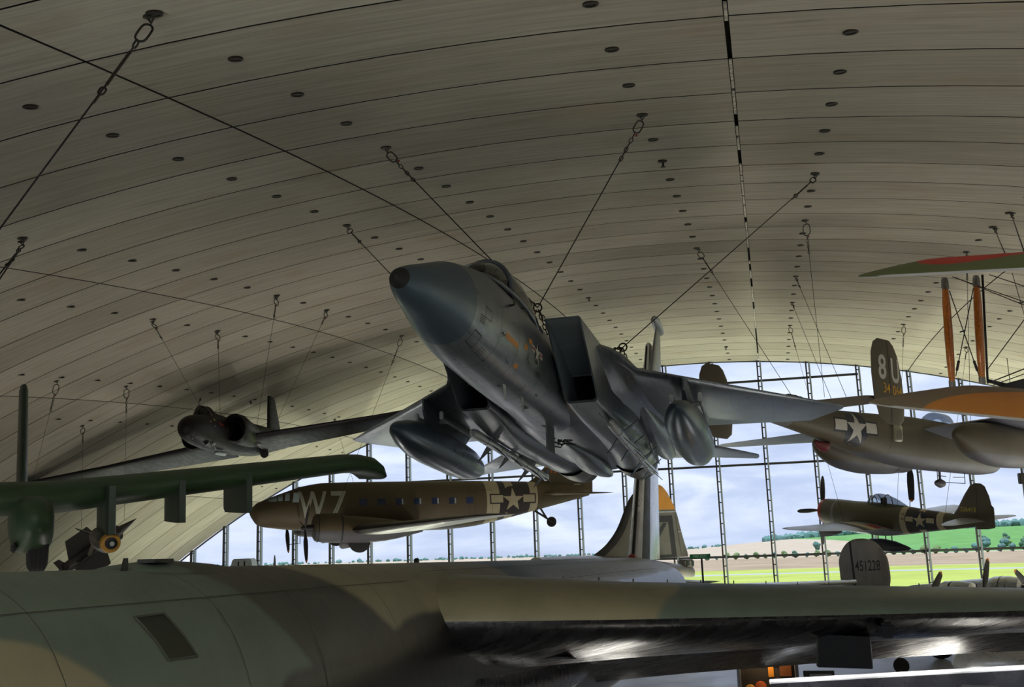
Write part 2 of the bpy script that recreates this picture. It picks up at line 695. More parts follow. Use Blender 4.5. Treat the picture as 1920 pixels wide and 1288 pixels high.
# glass wall: truss mullions, transoms and panes
STEEL = M('mullion_grey', (126, 133, 137), .4, .1, var=.06)
DARKS = M('mullion_dark', (44, 42, 42), .5, .2)
PANE = glass('window_glass', (238, 243, 246), .10)
def ztop(u):
    a = math.asin((u - U0) / RT)
    rho = None
    be = B0 + NF * DB
    for _ in range(12):
        rho = RL - RT * (1 - math.cos(a))
        be = math.asin((VF - V0) / rho)
    return 18.5 - RL + rho * math.cos(be)
mull = []
for k in range(-6, 6):
    for j in range(3):
        a = AC + (k + j / 3) * DA
        u = U0 + RT * math.sin(a)
        if -46 < u < 36 and ztop(u) > 1.0:
            mull.append(u)
wi = 1
tn = 2
for u in mull:
    h = ztop(u)
    mb = MB()
    # inner flat bar, outer post, rungs between them
    def wb(cu, cv, cz, su, sv, sz, m):
        o = len(mb.v)
        box(mb, (0, 0, 0), (su, sv, sz), mat=m)
        for i in range(o, len(mb.v)):
            p = mb.v[i]
            mb.v[i] = tuple(W(cu + p[0], cv + p[1], cz + p[2]))
    wb(u - .13, VF - .30, h / 2, .10, .22, h, 1)
    wb(u + .09, VF - .16, h / 2, .11, .30, h, 0)
    z = .5
    while z < h - .2:
        wb(u - .02, VF - .30, z, .14, .10, .07, 1)
        z += .72
    struct(mb.build('trim_%d' % tn, [STEEL, DARKS]))
    tn += 1
TRZ = (4.7, 10.95, 16.8)
for ua, ub in zip(mull[:-1], mull[1:]):
    za, zb = ztop(ua), ztop(ub)
    w = struct(bpy.data.objects.new('window_%d' % wi, None))
    COL.objects.link(w)
    wi += 1
    g = MB()
    g.add([W(ua, VF + .06, 0), W(ub, VF + .06, 0), W(ub, VF + .06, zb), W(ua, VF + .06, za),
           W(ua, VF + .08, 0), W(ub, VF + .08, 0), W(ub, VF + .08, zb), W(ua, VF + .08, za)],
          [(0, 1, 2, 3), (4, 5, 6, 7), (0, 1, 5, 4), (1, 2, 6, 5), (2, 3, 7, 6), (3, 0, 4, 7)], 0, False)
    g.build('glass_pane', PANE, w)
    for z in TRZ:
        if z < min(za, zb) - .1:
            t = MB()
            box(t, (0, 0, 0), (ub - ua, .14, .15))
            t.v = [tuple(W((ua + ub) / 2 + p[0], VF + p[1], z + p[2])) for p in t.v]
            t.build('transom', DARKS, w)

# entrance glazing at the narrow end, behind the viewer
VR = V0 + RL * math.sin(B0 + NREAR * DB)
def zrear(u):
    a = math.asin((u - U0) / RT)
    rho = RL - RT * (1 - math.cos(a))
    be = math.asin((VR - V0) / rho)
    return 18.5 - RL + rho * math.cos(be)
um = [u for u in np.linspace(U0 - 36, U0 + 36, 25) if zrear(u) > .5]
for u in um:
    h = zrear(u)
    mb = MB()
    box(mb, (0, 0, 0), (.12, .2, h))
    mb.v = [tuple(W(u + p[0], VR + p[1], h / 2 + p[2])) for p in mb.v]
    struct(mb.build('trim_%d' % tn, STEEL))
    tn += 1
for ua, ub in zip(um[:-1], um[1:]):
    g = MB()
    za, zb = zrear(ua), zrear(ub)
    g.add([W(ua, VR - .1, 0), W(ub, VR - .1, 0), W(ub, VR - .1, zb), W(ua, VR - .1, za),
           W(ua, VR - .12, 0), W(ub, VR - .12, 0), W(ub, VR - .12, zb), W(ua, VR - .12, za)],
          [(0, 1, 2, 3), (4, 5, 6, 7), (0, 1, 5, 4), (1, 2, 6, 5), (2, 3, 7, 6), (3, 0, 4, 7)], 0, False)
    struct(g.build('window_%d' % wi, PANE))
    wi += 1
# dark cap of the concrete edge above the glass
mb = MB()
pts = [W(u_, VF - .03, ztop(u_)) for u_ in np.linspace(-46, 36, 60)]
tube(mb, pts, .07, 6)
struct(mb.build('trim_%d' % tn, DARKS))
tn += 1

# round sockets in the panels
SOCK = M('socket_dark', (46, 40, 30), .7)
sock = MB()
for (ra, rb, za, zb) in ((.125, .125, -.035, .0), (.125, .09, -.035, -.035), (.09, .08, -.035, .05)):
    n_ = 16
    sock.add([(ra * math.cos(2 * PI * i / n_), ra * math.sin(2 * PI * i / n_), za) for i in range(n_)] +
             [(rb * math.cos(2 * PI * i / n_), rb * math.sin(2 * PI * i / n_), zb) for i in range(n_)],
             [(i, (i + 1) % n_, n_ + (i + 1) % n_, n_ + i) for i in range(n_)])
sock.add([(.09 * math.cos(2 * PI * i / 16), .09 * math.sin(2 * PI * i / 16), -.02) for i in range(16)], [tuple(range(16))])
first = None
ANCH = []   # (k, n) positions taken by cable anchors, filled later
def sockets():
    global first
    c = 0
    for nn in range(-2, 25):
        for k in range(-4, 2):
            for fr in (.2, .8):
                kk, n_ = k + fr, nn + .5
                P = roofk(kk, n_)
                d = P - EYE
                fz = d.dot(_F)
                if fz < 1:
                    continue
                px, py = 960 + FPX * d.dot(_Rt) / fz, 644 - FPX * d.dot(_Up) / fz
                if not (-20 < px < 1940 and -20 < py < 1060) or P.z < 5:
                    continue
                if any(abs(a - kk) < .09 and abs(b - n_) < .3 for a, b in ANCH):
                    continue
                nrm = (roofk(kk, n_, .0) - roofk(kk, n_, 1.0)).normalized()
                if first is None:
                    o = sock.build('ceiling_socket', SOCK)
                    first = o
                else:
                    o = first.copy()
                    COL.objects.link(o)
                o.location = P
                o.rotation_euler = (-nrm).to_track_quat('Z', 'Y').to_euler()
                tag(o, 'dark round socket recessed in a concrete ceiling panel', 'ceiling fitting', 'round sockets in the vaulted ceiling')
                c += 1
    return c
# ------------------------------------------------------------------ airfield, fields and hills beyond the glass
def _ground():
    m, nt, b = new_mat('airfield_ground')
    tc = nt.n('ShaderNodeTexCoord').outputs['Object']
    big = nt.noise(tc, .004, 4, .6)
    mid = nt.noise(tc, .05, 4, .6)
    uv = nt.n('ShaderNodeUVMap', uv_map='polar').outputs[0]
    sp = nt.n('ShaderNodeSeparateXYZ')
    nt.link(uv, sp.inputs[0])
    az, d = sp.outputs[0], sp.outputs[1]
    dn = nt.math('ADD', d, nt.math('MULTIPLY', nt.math('SUBTRACT', mid, .5), 3.0))
    c = nt.mix(mid, lin((98, 100, 100)), lin((112, 114, 114)))             # apron
    def over(c, lo, col, soft=1.0, dd=dn):
        return nt.mix(nt.ramp(dd, lo - soft, lo + soft), c, col)
    grass = nt.mix(nt.ramp(mid, .3, .7), lin((122, 128, 52)), lin((138, 146, 62)))
    tan = nt.mix(nt.ramp(mid, .3, .7), lin((116, 98, 74)), lin((136, 118, 92)))
    c = over(c, 113, grass, .6)
    c = over(c, 214, lin((132, 134, 128)), .5, d)
    c = over(c, 224, grass, .5, d)
    c = over(c, 268, tan, 8)
    c = over(c, 610, nt.mix(nt.ramp(mid, .3, .7), lin((138, 122, 98)), lin((150, 136, 114))), 8)
    # green hillside to the right
    gh = nt.mix(nt.ramp(mid, .35, .65), lin((68, 106, 46)), lin((82, 120, 60)))
    edge = nt.math('ADD', nt.math('MULTIPLY', nt.ramp(d, 620, 1900), -.085), .335)
    isg = nt.math('MULTIPLY', nt.ramp(nt.math('SUBTRACT', az, edge), -.003, .003), nt.ramp(d, 630, 640))
    c = nt.mix(isg, c, gh)
    nt.link(c, b.inputs['Base Color'])
    b.inputs['Roughness'].default_value = 1.0
    b.inputs['Specular IOR Level'].default_value = .1
    return m
GROUND = _ground()
def ztop_az(a):
    """height of the skyline land for azimuth a"""
    T = [(-.6, -12), (-.3, -12), (0, -15), (.09, -16), (.17, -10), (.25, .5), (.33, 6), (.48, 10), (.7, 12)]
    for (a0, z0), (a1, z1) in zip(T[:-1], T[1:]):
        if a <= a1:
            t = max(0, (a - a0) / (a1 - a0))
            return z0 + (z1 - z0) * t
    return T[-1][1]
def gz(a, d):
    if d < 110:
        return -0.05
    if d < 600:
        return -.05 - 6.0 * (d - 110) / 490
    zt = ztop_az(a)
    t = min(1, (d - 600) / 1300)
    t = t * t * (3 - 2 * t)
    return -6.05 + (zt + 6) * t
AZ = [-.75 + i * .02 for i in range(81)]
DD = [0, 80, 95, 113, 150, 214, 224, 268, 340, 440, 600, 700, 820, 960, 1120, 1300, 1500, 1700, 1900, 2200]
bm = bmesh.new()
uvl = bm.loops.layers.uv.new('polar')
rows = []
for a in AZ:
    # land starts just outside the glass
    dv = (VF + .15) / max(.2, math.cos(a - YAW))
    rows.append([(bm.verts.new((math.sin(a) * max(d, dv), math.cos(a) * max(d, dv), gz(a, max(d, dv)) if d < 2100 else -60)), a, max(d, dv)) for d in DD[1:]])
for r0, r1 in zip(rows[:-1], rows[1:]):
    for i in range(len(r0) - 1):
        q = (r0[i], r1[i], r1[i + 1], r0[i + 1])
        try:
            f = bm.faces.new([x[0] for x in q])
        except ValueError:
            continue
        f.smooth = True
        for lp, x in zip(f.loops, q):
            lp[uvl].uv = (x[1], x[2])
bmesh.ops.remove_doubles(bm, verts=bm.verts, dist=1e-3)
bmesh.ops.recalc_face_normals(bm, faces=bm.faces)
me = bpy.data.meshes.new('airfield_ground')
bm.to_mesh(me)
bm.free()
me.materials.append(GROUND)
o = bpy.data.objects.new('airfield_ground', me)
COL.objects.link(o)
struct(o)

# trees
LEAF = [M('foliage_dark', (52, 84, 58), .9, var=.35, scale=.8), M('foliage_blue', (70, 104, 92), .9, var=.3, scale=.8), M('foliage_olive', (92, 112, 60), .9, var=.3, scale=.8)]
BARK = M('bark', (70, 58, 46), .9)
def crown(r, seed):
    rd = random.Random(seed)
    bm = bmesh.new()
    mbx = MB()
    for _ in range(9):
        a, rr = rd.uniform(0, 6.28), rd.uniform(0, .55) * r
        c = Vector((math.cos(a) * rr, math.sin(a) * rr, rd.uniform(.55, 1.5) * r))
        b2 = bmesh.new()
        bmesh.ops.create_icosphere(b2, subdivisions=2, radius=r * rd.uniform(.38, .62))
        b2.verts.index_update()
        vs = [v.co * rd.uniform(.86, 1.14) + c for v in b2.verts]
        mbx.add(vs, [tuple(v.index for v in f.verts) for f in b2.faces], 0, True)
        b2.free()
    bm.free()
    return mbx
protos = []
def tree(a, d, h, kind, label, group):
    z = gz(a, d)
    loc = (math.sin(a) * d, math.cos(a) * d, z)
    if len(protos) <= kind or protos[kind] is None:
        t = thing('tree', label, 'tree', loc, group=group)
        crown(1.0, kind).build('crown', LEAF[kind], t)
        k = MB()
        tube(k, [(0, 0, -.3), (0, 0, .9)], [.12, .08], 6)
        k.build('trunk', BARK, t)
        protos.append(t)
    else:
        p = protos[kind]
        t = p.copy()
        COL.objects.link(t)
        for ch in p.children:
            c = ch.copy()
            c.parent = t
            COL.objects.link(c)
        tag(t, label, 'tree', group)
    t.location = loc
    t.scale = (h / 2 * random.uniform(.9, 1.3), h / 2 * random.uniform(.9, 1.3), h / 2)
    t.rotation_euler = (0, 0, random.uniform(0, 6))
rt = random.Random(3)
for k in range(3):
    protos.append(None)
protos.clear()
i = 0
a = .175
while a < .50:
    tree(a, 600 + rt.uniform(-8, 8), rt.choice((2.2, 2.8, 3.4, 3.8)) * (1.0 if a < .33 else 1.25), i % 3 if i < 3 else rt.randrange(3),
         'distant green tree of the hedge line beyond the grass airfield', 'hedge-line trees beyond the airfield')
    i += 1
    a += rt.uniform(.0075, .0105)
for k in range(24):          # clump on the green hill, far right
    a = .415 + (k % 6) * .0155 + rt.uniform(-.002, .002)
    tree(a, 660 + (k // 6) * 75 + rt.uniform(-8, 8), rt.uniform(4.5, 6.5), rt.randrange(3), 'bushy tree of the copse on the green hillside', 'copse on the green hill')
tree(.274, 800, 6.5, 1, 'lone round tree between the tan and the green field', 'lone hillside trees')
# woods along the skyline: nobody could count these
mbx = MB()
for k in range(420):
    a = rt.uniform(.225, .56)
    if .35 < a < .40 and rt.random() < .5:
        continue
    d = rt.uniform(1750, 1950)
    r = rt.uniform(4, 8)
    b2 = bmesh.new()
    bmesh.ops.create_icosphere(b2, subdivisions=1, radius=r)
    b2.verts.index_update()
    c = Vector((math.sin(a) * d, math.cos(a) * d, gz(a, d) + r * .4))
    mbx.add([v.co * rt.uniform(.8, 1.2) + c for v in b2.verts], [tuple(v.index for v in f.verts) for f in b2.faces])
    b2.free()
tag(mbx.build('skyline_wood', LEAF[1]), 'dark wood running along the skyline of the far hills', 'woodland', kind='stuff')
mbx = MB()
for k in range(260):
    a = rt.uniform(-.33, .19)
    d = rt.uniform(1750, 1950)
    r = rt.uniform(1.2, 3.4) if rt.random() < .8 else rt.uniform(3, 5)
    b2 = bmesh.new()
    bmesh.ops.create_icosphere(b2, subdivisions=1, radius=r)
    b2.verts.index_update()
    c = Vector((math.sin(a) * d, math.cos(a) * d, gz(a, d) + r * .3))
    mbx.add([v.co * rt.uniform(.8, 1.2) + c for v in b2.verts], [tuple(v.index for v in f.verts) for f in b2.faces])
    b2.free()
tag(mbx.build('horizon_hedge', LEAF[1]), 'low tree tops on the horizon left of the fire exit sign', 'hedge', kind='stuff')

# ------------------------------------------------------------------ sky and lamps
w = bpy.data.worlds.new('overcast_sky')
SC.world = w
w.use_nodes = True
nt = NT(w.node_tree)
bg = w.node_tree.nodes['Background']
tc = nt.n('ShaderNodeTexCoord').outputs['Generated']
sp = nt.n('ShaderNodeSeparateXYZ')
nt.link(tc, sp.inputs[0])
z = nt.math('MAXIMUM', sp.outputs[2], 0.0)
cl = nt.noise(nt.mapping(tc, (1.0, 1.0, 7.0)), 2.6, 7, .62, .35)
cl2 = nt.noise(nt.mapping(tc, (1.0, 1.0, 3.2)), 5.0, 6, .6, .5)
f = nt.math('ADD', nt.math('MULTIPLY', cl, .65), nt.math('MULTIPLY', cl2, .35))
c = nt.mix(nt.ramp(f, .40, .60), lin((178, 188, 216)), lin((226, 228, 244)))
c = nt.mix(nt.ramp(cl2, .52, .72), c, lin((240, 240, 250)))
warm = nt.mix(nt.ramp(z, 0.0, .10), lin((214, 214, 228)), lin((206, 210, 232)))
c = nt.mix(.25, c, warm)
nt.link(c, bg.inputs[0])
# overcast luminance: brighter towards the zenith
st = nt.math('ADD', nt.math('MULTIPLY', nt.ramp(z, .25, .9), 5.6), 1.2)
st = nt.math('MULTIPLY', st, nt.math('ADD', nt.math('MULTIPLY', nt.ramp(sp.outputs[2], -.04, .0), .72), .28))
nt.link(st, bg.inputs[1])

def area(name, loc, target, size, energy, col=(255, 255, 255), spread=160):
    l = bpy.data.lights.new(name, 'AREA')
    l.shape = 'RECTANGLE'
    l.size, l.size_y = size
    l.energy = energy
    l.color = lin(col)
    l.spread = math.radians(spread)
    o = bpy.data.objects.new(name, l)
    COL.objects.link(o)
    o.location = loc
    o.rotation_euler = (Vector(loc) - Vector(target)).to_track_quat('Z', 'Y').to_euler()
    return o
# daylight through the glass wall is sampled through a portal
p = area('window_portal', W(-5, VF + .3, 9.2), W(-5, 0, 9.2), (92, 18.4), 1)
p.data.cycles.is_portal = True
p = area('entrance_portal', W(U0, VR - .4, 4.4), W(U0, 20, 4.4), (66, 8.8), 1)
p.data.cycles.is_portal = True

# fill uplighters added on the floor, out of view, brighten the vault
LAMPB = M('fill_lamp_body', (40, 40, 42), .5, .4)
LENS = emis('fill_lamp_lens', (255, 244, 224), 1.0)
UPL = []
def uplight(u, v, energy, where='', spread=165, col=None):
    P = W(u, v, 0)
    ROTZ = -YAW
    if not UPL:
        t = thing('fill_uplighter', 'long dark floor uplighter added out of view to brighten the vault', 'lamp', P, group='added fill uplighters on the floor')
        mb = MB()
        box(mb, (0, 0, .12), (.5, 5.2, .24), bev=.03)
        mb.build('housing', LAMPB, t)
        mb = MB()
        box(mb, (0, 0, .245), (.34, 5.0, .012))
        mb.build('lens', LENS, t)
        UPL.append(t)
    else:
        t = UPL[0].copy()
        COL.objects.link(t)
        for ch in UPL[0].children:
            c = ch.copy()
            c.parent = t
            COL.objects.link(c)
        UPL.append(t)
    t.location = P
    t.rotation_euler = (0, 0, ROTZ)
    l = bpy.data.lights.new('fill_beam', 'AREA')
    l.shape = 'RECTANGLE'
    l.size, l.size_y = .34, 5.0
    l.energy = energy
    l.color = lin(col) if col else lin((249, 255, 228)) if v > 55 else lin((255, 250, 240))  # greener near the glass wall, in place of light off the grass
    l.spread = math.radians(spread)
    o = bpy.data.objects.new('fill_beam', l)
    COL.objects.link(o)
    o.location = P + Vector((0, 0, .32))
    o.rotation_euler = (PI, 0, -ROTZ)

# ------------------------------------------------------------------ the camouflaged bomber in the foreground
def bomber_paint(name, iswing):
    m, nt, b = new_mat(name)
    tc = nt.n('ShaderNodeTexCoord').outputs['Object']
    sp = nt.n('ShaderNodeSeparateXYZ')
    nt.link(tc, sp.inputs[0])
    x, y, z = sp.outputs
    wob = nt.math('SUBTRACT', nt.noise(tc, .55, 2, .5), .5)
    wob2 = nt.math('SUBTRACT', nt.noise(tc, .3, 2, .5), .5)
    tan, grn, drk = lin((142, 136, 110)), lin((96, 108, 98)), lin((76, 76, 68))
    def vary(c, s):
        return nt.mix(nt.ramp(nt.noise(tc, s, 4, .6), .3, .7), tuple(q * .9 for q in c), tuple(q * 1.1 for q in c))
    tan, grn, drk = vary(tan, 1.1), vary(grn, 1.3), vary(drk, 1.2)
    xw = nt.math('ADD', x, nt.math('MULTIPLY', wob, 1.1))
    def dist(cx, cz, sx, sz):
        a = nt.math('POWER', nt.math('ABSOLUTE', nt.math('DIVIDE', nt.math('SUBTRACT', xw, cx), sx)), 2.0)
        c_ = nt.math('POWER', nt.math('ABSOLUTE', nt.math('DIVIDE', nt.math('SUBTRACT', z, cz), sz)), 2.0)
        return nt.math('ADD', a, c_)
    c = grn
    # dark band, then the tan area up to the wing
    zs = nt.math('MULTIPLY', nt.math('SUBTRACT', z, 1.66), .9)
    c = nt.mix(nt.ramp(nt.math('ADD', nt.math('ADD', x, zs), nt.math('MULTIPLY', wob, .7)), 9.35, 9.50), c, drk)
    c = nt.mix(nt.ramp(nt.math('ADD', nt.math('ADD', x, nt.math('MULTIPLY', nt.math('SUBTRACT', z, 1.67), 1.3)), nt.math('MULTIPLY', wob, .9)), 11.7, 12.0), c, tan)
    # tan lobe low on the nose
    c = nt.mix(nt.ramp(dist(5.3, .35, 2.0, 1.27), 1.06, .96), c, tan)
    # broad alternating areas further aft and on the wings
    aft = nt.ramp(nt.math('ADD', x, nt.math('MULTIPLY', y, -.55)), 17.0, 20.0)
    band = nt.math('SINE', nt.math('ADD', nt.math('ADD', nt.math('MULTIPLY', x, .36), nt.math('MULTIPLY', y, .22)), nt.math('MULTIPLY', wob2, 3.0)))
    c2 = nt.mix(nt.ramp(band, .0, .06), tan, grn)
    c = nt.mix(aft, c, c2)
    # wing: tan inboard, grey green outboard
    onw = nt.math('ADD', 1.0 if iswing else 0.0, 0.0)
    yb = nt.math('ADD', nt.math('ADD', y, nt.math('MULTIPLY', wob, .5)), nt.math('MULTIPLY', nt.math('SUBTRACT', z, .9), .35))
    cw = nt.mix(nt.ramp(yb, -3.95, -4.1), tan, grn)
    cw = nt.mix(nt.ramp(yb, -13.0, -13.3), cw, tan)
    c = nt.mix(onw, c, cw)
    # grazing light painted as a pale top on the rear fuselage
    sheen = nt.math('MULTIPLY', nt.ramp(x, 19.5, 21.5), nt.ramp(z, .6, 1.0))
    c = nt.mix(nt.math('MULTIPLY', sheen, nt.ramp(y, -1.7, -1.5)), c, lin((150, 150, 148)))
    # black undersides with a wavy edge
    zb = nt.math('ADD', z, nt.math('MULTIPLY', wob, .25))
    zedge = nt.math('ADD', nt.math('MULTIPLY', nt.ramp(x, 8.2, 9.8), .75), nt.math('MULTIPLY', nt.ramp(x, 11.0, 13.6), .35))
    bl = nt.ramp(nt.math('SUBTRACT', zb, nt.math('ADD', zedge, .15)), .06, -.06)
    c = nt.mix(nt.math('MULTIPLY', bl, nt.math('SUBTRACT', 1.0, onw)), c, (.006, .006, .008))
    nt.link(c, b.inputs['Base Color'])
    sc_ = nt.noise(nt.mapping(tc, (1, .2, .2), (0, 0, .5)), 14, 5, .7)
    nt.link(nt.math('ADD', nt.math('MULTIPLY', sc_, .24), nt.math('SUBTRACT', .38, nt.math('MULTIPLY', bl, .16))), b.inputs['Roughness'])
    return m
CAMO = bomber_paint('bomber_camouflage', False)
CAMOW = bomber_paint('bomber_wing_camouflage', True)
GLOSSB = M('gloss_black', (20, 21, 24), .27, var=.3, scale=5, stretch=(1.6, .10, 1), bump=.35)
SATB = M('satin_black', (26, 26, 26), .5)
SILV = M('bare_silver', (176, 178, 180), .32, .75, var=.15, scale=3, stretch=(.3, 1, 1))
SEAL = M('panel_seam', (72, 74, 66), .8)
REDL = M('red_lens', (150, 26, 22), .3)
HATG = M('hatch_window', (44, 50, 40), .18, var=.2, scale=1.5)
RUB = M('tyre_rubber', (34, 34, 34), .8)

bom = thing('bomber', 'huge camouflaged swept-wing jet bomber with black undersides filling the foreground', 'aircraft',
            (-6.2728, 1.6096, 4.0404), (.0089, .0102, 1.2958))
fus = MB()
body(fus, [(0, -.6, .3, .35, .35, 2), (1.2, -.45, .95, .9, .9, 2.2), (3.0, -.1, 1.35, 1.62, 1.5, 2.3), (5.0, 0, 1.5, 1.94, 1.75, 2.4), (6.5, 0, 1.52, 1.97, 1.8, 2.4),
           (10, 0, 1.52, 1.96, 1.8, 2.4), (15, 0, 1.52, 1.92, 1.8, 2.4), (24, 0, 1.52, 1.86, 1.8, 2.4), (33, 0, 1.46, 1.80, 1.7, 2.35), (38, 0, 1.32, 1.77, 1.45, 2.3), (42, .1, 1.14, 1.52, 1.2, 2.2),
           (46, .25, .90, 1.10, .9, 2.1), (47.2, .28, .80, .98, .8, 2.0), (47.7, .3, .5, .6, .5, 2.0)], n=48, sub=4)
bv = fus.bvh()
# seams round the skin
def hoop(x, z0=-.2, dark=1, w=.02):
    pts = []
    for i in range(97):
        a = PI * i / 96
        o = Vector((x, -4 * math.cos(a), .2 + 4 * math.sin(a)))
        h = bv.ray_cast(o, Vector((0, math.cos(a), -math.sin(a))))
        if h[0] is not None and h[0].z > z0:
            pts.append(h[0])
    vs = []
    for p in pts:
        r = Vector((0, p.y, p.z)).normalized() * .007
        vs += [p + r + Vector((-w / 2, 0, 0)), p + r + Vector((w / 2, 0, 0))]
    fus.add(vs, [(2 * i, 2 * i + 1, 2 * i + 3, 2 * i + 2) for i in range(len(pts) - 1)], dark)
for x in (6.55, 8.9, 10.4, 12.6, 16, 18.6, 21.2, 23.5, 26, 28.4, 30.8, 33, 35, 37, 39, 41, 43, 45):
    hoop(x, -.2, 1, .010)
def streakline(p0, p1, w=.005):
    # straight seam laid on the skin between two (x, angle) stations
    pts = []
    for i in range(121):
        t = i / 120
        x = p0[0] + (p1[0] - p0[0]) * t
        a = p0[1] + (p1[1] - p0[1]) * t
        o = Vector((x, -4 * math.cos(a), .2 + 4 * math.sin(a)))
        h = bv.ray_cast(o, Vector((0, math.cos(a), -math.sin(a))))
        if h[0] is not None:
            pts.append((h[0], Vector((0, -math.cos(a), math.sin(a)))))
    vs = []
    for p, nrm in pts:
        u = Vector((0, nrm.z, -nrm.y)) * w
        vs += [p + nrm * .007 + u, p + nrm * .007 - u]
    fus.add(vs, [(2 * i, 2 * i + 1, 2 * i + 3, 2 * i + 2) for i in range(len(pts) - 1)], 1)
streakline((5, 1.0), (14, 1.02))
streakline((15, 1.15), (37, 1.2))
streakline((22, .85), (37, .88))
fus.build('fuselage', [CAMO, SEAL], bom)
# slanted window in the upper side
def onskin(x, a, up=.004):
    o = Vector((x, -4 * math.cos(a), .2 + 4 * math.sin(a)))
    d = Vector((0, math.cos(a), -math.sin(a)))
    h = bv.ray_cast(o, d)
    return h[0] - d * up
def skinpatch(name, cor, mat, up=.01, nu=6, nv=8, frame=None, parent=bom):
    """patch between four (x, angle) corners: a..b top edge, d..c bottom edge"""
    m = MB()
    g = [[onskin((1 - t) * ((1 - s) * cor[0][0] + s * cor[1][0]) + t * ((1 - s) * cor[3][0] + s * cor[2][0]),
                 (1 - t) * ((1 - s) * cor[0][1] + s * cor[1][1]) + t * ((1 - s) * cor[3][1] + s * cor[2][1]), up) for s in np.linspace(0, 1, nu)] for t in np.linspace(0, 1, nv)]
    vs = [p for r in g for p in r]
    fs = [(r * nu + c, r * nu + c + 1, (r + 1) * nu + c + 1, (r + 1) * nu + c) for r in range(nv - 1) for c in range(nu - 1)]
    m.add(vs, fs)
    if frame:
        edge = [g[0][c] for c in range(nu)] + [g[r][-1] for r in range(nv)] + [g[-1][c] for c in reversed(range(nu))] + [g[r][0] for r in reversed(range(nv))]
        tube(m, edge, .012, 5, 1)
    return m.build(name, [mat, frame or mat], parent)
def ang(p):
    return math.atan2(p[2] - .2, -p[1])
win = [(7.66, -1.02, 1.54), (8.07, -1.01, 1.54), (8.21, -1.27, 1.2), (7.80, -1.27, 1.21)]
skinpatch('hatch_window', [(p[0], ang(p)) for p in win], HATG, .006, 6, 8, SEAL)
# blister, blade aerial and beacon on the spine
m = MB()
body(m, [(8.3, 1.90, .1, .04, .2, 2), (8.7, 1.90, .30, .10, .2, 2), (9.3, 1.90, .42, .13, .2, 2), (10.0, 1.89, .36, .11, .2, 2), (10.7, 1.88, .12, .05, .2, 2)], 20, 3)
m.xf(Matrix.Translation((0, -.1, 0)))
m.build('dorsal_blister', CAMO, bom)
m = MB()
box(m, (9.0, -.3, 2.03), (.34, .22, .035), bev=.015)
m.build('dorsal_plate', SATB, bom)
m = MB()
wing(m, [(8.44, -.3, 1.86, .15, .12), (8.50, -.3, 2.06, .075, .14)], 8, 'y')
m.build('blade_aerial', SATB, bom)
m = MB()
body(m, [(16.6, 1.93, .02, .02, .1, 2), (16.64, 1.93, .04, .05, .1, 2), (16.7, 1.93, .04, .05, .1, 2), (16.74, 1.93, .02, .02, .1, 2)], 12, 2)
m.build('spine_beacon', SATB, bom)
m = MB()
body(m, [(37.7, 1.74, .06, .06, .1, 2), (37.85, 1.74, .16, .16, .1, 2), (38.05, 1.74, .16, .16, .1, 2), (38.15, 1.74, .06, .06, .1, 2)], 12, 2)
m.build('red_beacon', REDL, bom)
m = MB()
for i in range(7):
    x = 23 + i * 2.0
    skinpatch_c = [(x, 1.02), (x + 1.75, 1.02), (x + 1.75, .80), (x, .80)]
    skinpatch('roof_panel', skinpatch_c, M('roof_panel_metal', (150, 150, 148), .55, .2, var=.3, scale=14), .006, 5, 4)
# fin
m = MB()
wing(m, [(38.2, 0, 1.65, 6.65, .13), (41.2, 0, 6.2, 4.65, .12), (44.27, 0, 10.8, 2.6, .11), (44.6, 0, 10.95, 2.0, .06)], 14, 'y')
fin_ = m
for i_, f_ in enumerate(m.f):
    if len(f_) == 4 and (f_[0] % 28 in (2, 3, 24, 25)):
        m.m[i_] = 1
fin_.build('tail_fin', [M('fin_pale_sheen', (228, 232, 236), .24, .3, var=.16, scale=1.2, stretch=(1, 1, .35)), SATB], bom)  # pale colour stands in for window light reflected off the fin
m = MB()
tube(m, [(38.15 + (44.2 - 38.15) * t - .02, 0, 1.75 + 9.0 * t) for t in np.linspace(0, .99, 12)], [.07 - .03 * t for t in np.linspace(0, 1, 12)], 8)
m.build('fin_leading_edge', SATB, bom)
m = MB()
for s in (-1, 1):
    o = len(m.v)
    wing(m, [(41.2, s * .9, .35, 5.0, .10), (46.6, s * 7.9, .5, 2.0, .09)], 10)
    m.build('tailplane', SILV, bom)
    m = MB()
